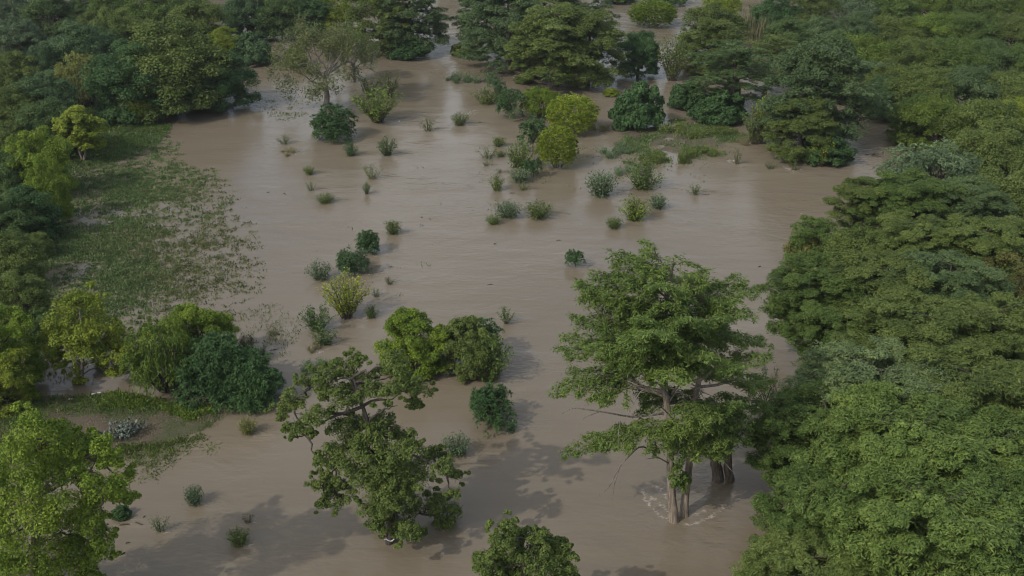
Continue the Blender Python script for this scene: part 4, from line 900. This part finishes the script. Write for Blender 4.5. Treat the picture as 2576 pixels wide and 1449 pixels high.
# bushes in the open water
SH = [('rosd', 1184, 980, 1288, 1084, 'deep', 'large dark lobed bush right of the oak crown'), ('vase', 828, 686, 922, 798, 'lemon', 'bright yellow young tree in the open water'), ('rosd', 899, 578, 955, 641, 'deep', 'upper dark round bush near the middle of the flood'),
      ('rosd', 857, 628, 928, 693, 'teal', 'dark bush just above the bright yellow young tree'), ('shrd', 779, 656, 831, 702, 'grey', 'grey green bush left of the bright yellow young tree'), ('sapd', 764, 770, 831, 832, 'dark', 'dark spiky bush below left of the yellow young tree'),
      ('sapd', 792, 826, 842, 867, 'dark', 'smaller dark spiky bush just below the larger spiky one'), ('weed', 768, 888, 835, 928, 'grey', 'pale feathery clump half under water above the oak'), ('weed', 770, 855, 808, 884, 'straw', 'faint drowned clump between the spiky bushes and the pale feathery one'),
      ('sap', 1253, 773, 1292, 813, 'mid', 'spiky green sapling above the pair of trees behind the oak'), ('ros', 1424, 627, 1470, 673, 'deep', 'dark green bush alone in the water left of the tall cypress top'), ('shr', 971, 555, 1008, 588, 'moss', 'small shrub above the upper dark round bush'),
      ('spar', 966, 697, 994, 714, 'rust', 'low brownish twig clump right of the yellow young tree'), ('spar', 934, 724, 957, 746, 'dark', 'tiny dark twig clump beside the yellow young tree'), ('shrd', 918, 768, 950, 798, 'mid', 'small green shrub at the foot of the yellow young tree'), ('spar', 957, 849, 982, 876, 'grey', 'pale twig clump left of the pair of trees behind the oak'),
      ('shrd', 1224, 540, 1259, 563, 'bright', 'low bright shrub below the left of two vase shaped shrubs'), ('shr', 1250, 507, 1306, 546, 'grey', 'left of two vase shaped grey shrubs in mid river'), ('shr', 1322, 509, 1384, 546, 'moss', 'right of two vase shaped shrubs in mid river'), ('shrd', 1563, 497, 1628, 552, 'lime', 'yellow topped shrub above the tall cypress'),
      ('shr', 1632, 491, 1675, 523, 'grey', 'small grey shrub right of the yellow topped one'), ('shr', 1526, 547, 1563, 573, 'moss', 'sparse low shrub left below the yellow topped one'), ('spar', 1730, 463, 1764, 488, 'olive', 'lone sparse shrub in the right of the river'), ('shrd', 798, 486, 839, 509, 'moss', 'low green shrub near the meadow, below the twig clumps'),
      ('spar', 772, 454, 794, 479, 'moss', 'sparse twig clump near the meadow, lower of two in a column'), ('shr', 764, 419, 790, 438, 'moss', 'small shrub near the meadow, upper of two in a column'), ('weed', 704, 364, 747, 386, 'straw', 'pale weed tuft left of the dark round bush'), ('spar', 1922, 404, 1952, 424, 'dark', 'small dark shrub caught in foam left of the great cypress'),
      ('spar', 1843, 368, 1864, 413, 'moss', 'thin sapling in the river left of the great cypress'), ('spar', 1986, 404, 2012, 428, 'moss', 'pale weed tuft with foam below the great cypress'), ('rosd', 789, 268, 894, 358, 'deep', 'large dark round bush below the half bare tree'), ('shrd', 866, 356, 898, 391, 'deep', 'small dark bush at the foot of the large round one'),
      ('sapd', 954, 344, 994, 391, 'dark', 'dark cone shaped bush right of the large round one'), ('spar', 910, 412, 959, 448, 'moss', 'two topped sparse shrub above the tiny dark cone'), ('sapd', 914, 459, 932, 488, 'dark', 'tiny dark cone in the open water'), ('spar', 1059, 292, 1094, 329, 'pale', 'pale sparse shrub left of the bushy one in the upper river'),
      ('shrd', 1137, 281, 1177, 313, 'moss', 'bushy shrub with a white wake in the upper river'), ('shrd', 1233, 439, 1266, 478, 'bright', 'bright upright shrub left of the palm like bush'), ('shr', 1240, 344, 1270, 368, 'moss', 'small shrub uppermost of the scattered ones left of the island'), ('spar', 1204, 369, 1248, 398, 'olive', 'low bent shrub leftmost of the scattered ones by the island'),
      ('shrd', 1249, 379, 1272, 393, 'moss', 'tiny low shrub right of the bent one'), ('spar', 1214, 404, 1231, 417, 'dark', 'tiny dark tuft under the bent shrub'), ('spar', 1249, 424, 1264, 435, 'rust', 'tiny brown tuft above the bright upright shrub'), ('spar', 1302, 454, 1332, 478, 'moss', 'small shrub below the grey green one by the island'),
      ('shr', 1477, 432, 1545, 491, 'grey', 'grey vase shaped shrub left of the bright wide one'), ('shrd', 1577, 413, 1656, 472, 'mid', 'bright wide shrub in front of the island'), ('shr', 1119, 1095, 1179, 1141, 'grey', 'grey shrub right of the oak at the edge of its shadow'), ('shr', 603, 1054, 643, 1091, 'pale', 'sparse pale shrub off the tip of the earth bank'),
      ('shr', 469, 1224, 510, 1267, 'grey', 'pale grey leafy shrub in the lower left water'), ('shr', 578, 1333, 624, 1368, 'moss', 'sparse green shrub nearest the bottom edge left of the oak'), ('spar', 611, 1288, 637, 1314, 'rust', 'thin twig with few leaves above the lowest shrub'), ('spar', 386, 1296, 422, 1336, 'dark', 'dark leafed shrub in the shadow of the corner tree'),
      ('mound', 290, 1276, 330, 1309, 'deep', 'small dark green bush under the corner tree'), ('shrd', 604, 838, 642, 886, 'rust', 'brownish shrub right of the bright willow'), ('spar', 646, 866, 676, 892, 'dark', 'bare dark shrub right of the brownish one'), ('spar', 665, 820, 706, 842, 'rust', 'low reddish twigs in the water right of the meadow'),
      ('bushy', 966, 787, 1128, 946, 'lime', 'left and lighter tree of the pair behind the oak'), ('bushy', 1116, 808, 1258, 950, 'moss', 'right and lower tree of the pair behind the oak'), ('ros', 1178, 803, 1262, 900, 'deep', 'dark lobed crown at the back of the right tree of the pair behind the oak'), ('sapb', 1180, 850, 1278, 962, 'mid', 'spiky leafed bush at the right end of the pair of trees behind the oak'),
      ('vase', 898, 222, 1004, 306, 'bright', 'yellowish green bush right of the half bare tree'), ('sap', 958, 178, 1004, 246, 'olive', 'dark thin sapling right of the half bare tree'), ('sap', 905, 190, 955, 250, 'olive', 'thin leafy sapling between the half bare tree and the dark sapling'),
      ('spar', 700, 340, 730, 362, 'olive', 'floating twig tuft left above the large round bush'), ('weed', 1855, 330, 1900, 360, 'straw', 'faint weeds on the bank left of the great cypress')]
SPEC['rosd'] = (k_rosette, (95, 96), dict(H=3.0, R=1.7, n=170, leaf=.30, lob=9, zc=.46, rz=.36), 'broadleaf_bush', 'foliage', 'stem', 'bush', .45)
SPEC['sapd'] = (k_vase, (115, 116), dict(H=2.6, R=1.4, n=34, per=34, leaf=.22, start=.08), 'shrub', 'foliage', 'stem', 'shrub', .1)
SPEC['sapb'] = (k_vase, (117,), dict(H=4.5, R=2.6, n=60, per=60, leaf=.26, start=.15), 'broadleaf_bush', 'foliage', 'stem', 'bush', .2)
for k, x0, y0, x1, y1, c, lab in SH: B(k, x0, y0, x1, y1, c, lab, G4)

# ------------------------------------------------------------------ trunks, cactus, drift and scrap
def trunk_only(x, y, ytop, r, lab):
    b = Buf(); p = g(x, y); top = aty(x - 3, ytop, p[1] - .5)
    b.tube(path(np.random.default_rng(int(x)), (0, 0, -.4), np.array(top) - np.array([p[0], p[1], 0]), 0, .02, 8), np.linspace(r * 1.25, r * .8, 8), 10)
    o = mesh_obj('tree_trunk', b.mesh('tree_trunk', BARK, True), None, BARKC['brown']); o.location = (p[0], p[1], 0)
    tag(o, lab, 'tree trunk', 'trunks behind the tall open cypress')
trunk_only(1804, 1206, 1090, .36, 'thick dark trunk in the water right of the tall open cypress')
trunk_only(1836, 1206, 1090, .28, 'thinner dark trunk at the edge of the giant canopy')
def cactus():
    rng = np.random.default_rng(77); p = g(312, 1108); z = float(height(np.array([p[:2]]))[0]); b = Buf()
    m, nt, pr = newmat("cactus_skin"); pr.inputs['Roughness'].default_value = .55
    oi = N(nt, 'ShaderNodeObjectInfo'); geo = N(nt, 'ShaderNodeNewGeometry')
    L(nt, mixc(nt, ramp(nt, noise(nt, geo.outputs['Position'], 4), .3, .7), (.10, .135, .10, 1), (.19, .215, .175, 1)), pr.inputs['Base Color'])
    e = tag(empty('cactus', (p[0], p[1], max(z, 0))), 'grey green prickly pear cactus on the lower left earth bank', 'cactus')
    for cx, cy, n in ((0, .6, 46), (-.5, -.1, 34), (.8, .8, 30), (.35, .1, 34), (-1.1, .1, 16), (-.8, 0, 8), (.5, .5, 8)):
        for i in range(n):
            o = np.array([cx + rng.normal(0, .38), cy + rng.normal(0, .38), abs(rng.normal(0.35, .32))])
            az = rng.uniform(0, math.pi); u = np.array([math.cos(az), math.sin(az), 0]); n_ = np.array([-u[1], u[0], 0])
            up = nrm(np.array([0, 0, 1]) + rng.normal(0, .28, 3)); h = rng.uniform(.26, .38); w = h * .66
            an = np.linspace(0, 2 * math.pi, 11)[:-1]
            rim = o + np.outer(np.cos(an), u) * w * .5 + np.outer(np.sin(an) + 1, up) * h * .5
            v = np.concatenate([rim * .5 + (o + up * h * .5) * .5 + n_ * .045, rim, rim * .5 + (o + up * h * .5) * .5 - n_ * .045])
            q = [[r * 10 + a, r * 10 + (a + 1) % 10, (r + 1) * 10 + (a + 1) % 10, (r + 1) * 10 + a] for r in (0, 1) for a in range(10)]
            q += [[s, s + 1, s + 2, s + 9] for s in (0, 20)] + [[s + 2, s + 3, s + 8, s + 9] for s in (0, 20)] + [[s + 3, s + 4, s + 7, s + 8] for s in (0, 20)] + [[s + 4, s + 5, s + 6, s + 7] for s in (0, 20)]
            b.add(v, np.array(q), np.full(30, .5))
    for a, c in (((0, .6), (-.5, -.1)), ((-.5, -.1), (-1.1, .1)), ((0, .6), (.8, .8)), ((.35, .1), (0, .6)), ((-.5, -.1), (.35, .1)), ((.5, .5), (.35, .1)), ((-.8, 0), (-.5, -.1))):
        b.tube([(*a, .1), ((a[0] + c[0]) / 2, (a[1] + c[1]) / 2, .16), (*c, .1)], [.12, .12, .12], 6)
    mesh_obj('pads', b.mesh('cactus_pads', m, True), e)
cactus()
def drift(x, y, ln, r, az, lab, colour='dark', tw=2):
    rng = np.random.default_rng(int(x * 3 + y)); p = g(x, y); b = Buf()
    d = np.array([math.cos(az), math.sin(az), 0]) * ln / 2
    q = path(rng, -d, d, .05, .05, 7); b.tube(q, np.array([.35, .8, 1, 1, .9, .7, .3]) * r, 7)
    for i in range(tw):
        k = rng.integers(1, 6); b.tube(path(rng, q[k], q[k] + np.array([rng.normal(0, .3), rng.normal(0, .3), rng.uniform(.1, .35)]) * ln * .5, 0, .06, 4), np.linspace(r * .5, r * .15, 4), 4)
    o = mesh_obj('driftwood', b.mesh('driftwood', BARK, True), None, BARKC[colour]); o.location = (p[0], p[1], .01)
    o.scale = (.75, .75, .75)
    tag(o, lab, 'driftwood', 'driftwood afloat in the flood')
for a in ((314, 1320, .9, .07, .2, 'dark branch piece afloat below the small dark bush'), (350, 1318, .9, .05, 2.8, 'thin dark stick afloat left of the dark leafed shrub'), (322, 1366, .4, .06, .1, 'short dark scrap, upper of two at the bottom left'), (308, 1394, .55, .07, .9, 'short dark scrap, lower of two at the bottom left'),
          (363, 1300, .3, .04, 1.2, 'tiny dark bit right of the small dark bush'), (1207, 308, .6, .1, 0, 'dark floating lump right of the bushy upper river shrub'), (1061, 547, .35, .06, .5, 'tiny dark speck afloat in mid river'), (1245, 614, .5, .06, 0, 'small floating scrap left of the pair of floating leaves'), (1233, 716, .8, .05, .2, 'snag making a small ripple in mid river'),
          (2198, 392, 3.6, .12, -.5, 'long log lodged in the right hand inlet', 'brown'), (1775, 490, 1.4, .05, .1, 'thin floating stick below the lone sparse shrub'), (1911, 671, .5, .06, .5, 'small dark bit afloat left of the right bank bushes'), (716, 488, 1.0, .06, -.9, 'bent stick standing out of the water near the meadow'), (675, 484, .5, .05, .3, 'dark bit left of the bent stick near the meadow'),
          (985, 672, .9, .05, 0, 'half sunk stick right of the dark bushes'), (1290, 486, 1.0, .06, .05, 'dark twig above the vase shaped shrubs'), (1228, 528, .5, .05, 1.2, 'twig left of the vase shaped shrubs'), (1405, 605, .7, .05, -.1, 'pair of floating leaves on a twig in mid river', 'brown'), (690, 880, 1.1, .05, .4, 'curved branch afloat right of the brownish shrub')):
    drift(*a)
def brush_pile():
    rng = np.random.default_rng(5); p = g(130, 92, .8); b = Buf()
    for i in range(160):
        o = np.append(rng.normal(0, [3.4, 1.6]), abs(rng.normal(0, .35))); d = nrm(np.append(rng.normal(0, 1, 2), rng.normal(0, .25))) * rng.uniform(.6, 1.8)
        b.tube([o - d, o, o + d], [.05, .045, .02], 4)
    o = mesh_obj('brush_pile', b.mesh('brush_pile', BARK, True), None, BARKC['grey']); o.location = (p[0], p[1], 1.4)
    tag(o, 'brown pile of dead brush in the clearing at the upper left', 'brush pile')
brush_pile()
def scrap():
    p = g(979, 1358); b = Buf(); rng = np.random.default_rng(3); m, nt, pr = newmat("scrap_sheet")
    pr.inputs['Base Color'].default_value = (.75, .75, .76, 1)
    X, Y_ = np.meshgrid(np.linspace(0, .55, 6), np.linspace(0, 1.1, 9)); n = X.size
    z = .25 + .08 * np.sin(5 * Y_ + 2) + .09 * np.cos(7 * X) + Y_ * .4
    i, j = np.meshgrid(np.arange(8), np.arange(5), indexing='ij'); k = i * 6 + j
    for off in (0, .02):
        b.add(np.column_stack([(X - .25 + Y_ * .25).ravel(), (Y_ * .35).ravel(), z.ravel() + off]), np.stack([k, k + 1, k + 7, k + 6], -1).reshape(-1, 4), np.full(n, .5))
    o = mesh_obj('plastic_sheet', b.mesh('plastic_sheet', m, True)); o.location = (p[0], p[1] - .6, .1)
    tag(o, 'crumpled white plastic scrap caught at the foot of the oak', 'scrap')
    r = Buf(); r.tube([(-.22, -.02, .5), (-.15, 0, .75), (-.02, .02, .95)], [.06, .08, .05], 6)
    m2, nt2, pr2 = newmat("red_scrap"); pr2.inputs['Base Color'].default_value = (.16, .07, .06, 1)
    c = mesh_obj('red_strip', r.mesh('red_strip', m2, True), o); c['label'] = 'dull red strip'
scrap()
for x, y in ((235, 993), (262, 998), (250, 990), (178, 1008)):
    p = g(x, y); b = Buf(); rng = np.random.default_rng(x)
    e = rdir(rng, 1)[0]
    q = path(rng, (-.18, 0, .03), (.18, .05, .06), .03, .08, 6); b.tube(q, [.02, .06, .07, .07, .05, .01], 6)
    m = bpy.data.materials.get('pale_litter')
    if not m:
        m, nt, pr = newmat("pale_litter"); pr.inputs['Base Color'].default_value = (.6, .58, .54, 1)
    o = mesh_obj('litter', b.mesh('litter', m, True)); o.location = (p[0], p[1], max(0, float(height(np.array([p[:2]]))[0])))
    tag(o, 'pale scrap washed up on the back edge of the earth bank', 'litter', 'washed up scraps')
sheet('flood_water', lambda P: np.zeros(len(P)), water_material(), dict(foam=foam, chop=chop))

# ------------------------------------------------------------------ the air: a thin even haze over the whole valley
def haze():
    m = bpy.data.materials.new("haze"); m.use_nodes = True; nt = m.node_tree; nt.nodes.clear()
    out = nt.nodes.new('ShaderNodeOutputMaterial'); v = nt.nodes.new('ShaderNodeVolumePrincipled')
    v.inputs['Color'].default_value = (.86, .90, .95, 1); v.inputs['Density'].default_value = .00013; v.inputs['Anisotropy'].default_value = .2
    nt.links.new(v.outputs[0], out.inputs['Volume'])
    x, y0, y1, z0, z1 = 6500, -3500, 8500, -2.6, 52.0
    me = bpy.data.meshes.new("haze")
    me.from_pydata([(a, b, c) for c in (z0, z1) for b in (y0, y1) for a in (-x, x)], [], [(0, 2, 3, 1), (4, 5, 7, 6), (0, 1, 5, 4), (2, 6, 7, 3), (0, 4, 6, 2), (1, 3, 7, 5)])
    me.materials.append(m)
    tag(mesh_obj('haze', me), kind='stuff')
haze()
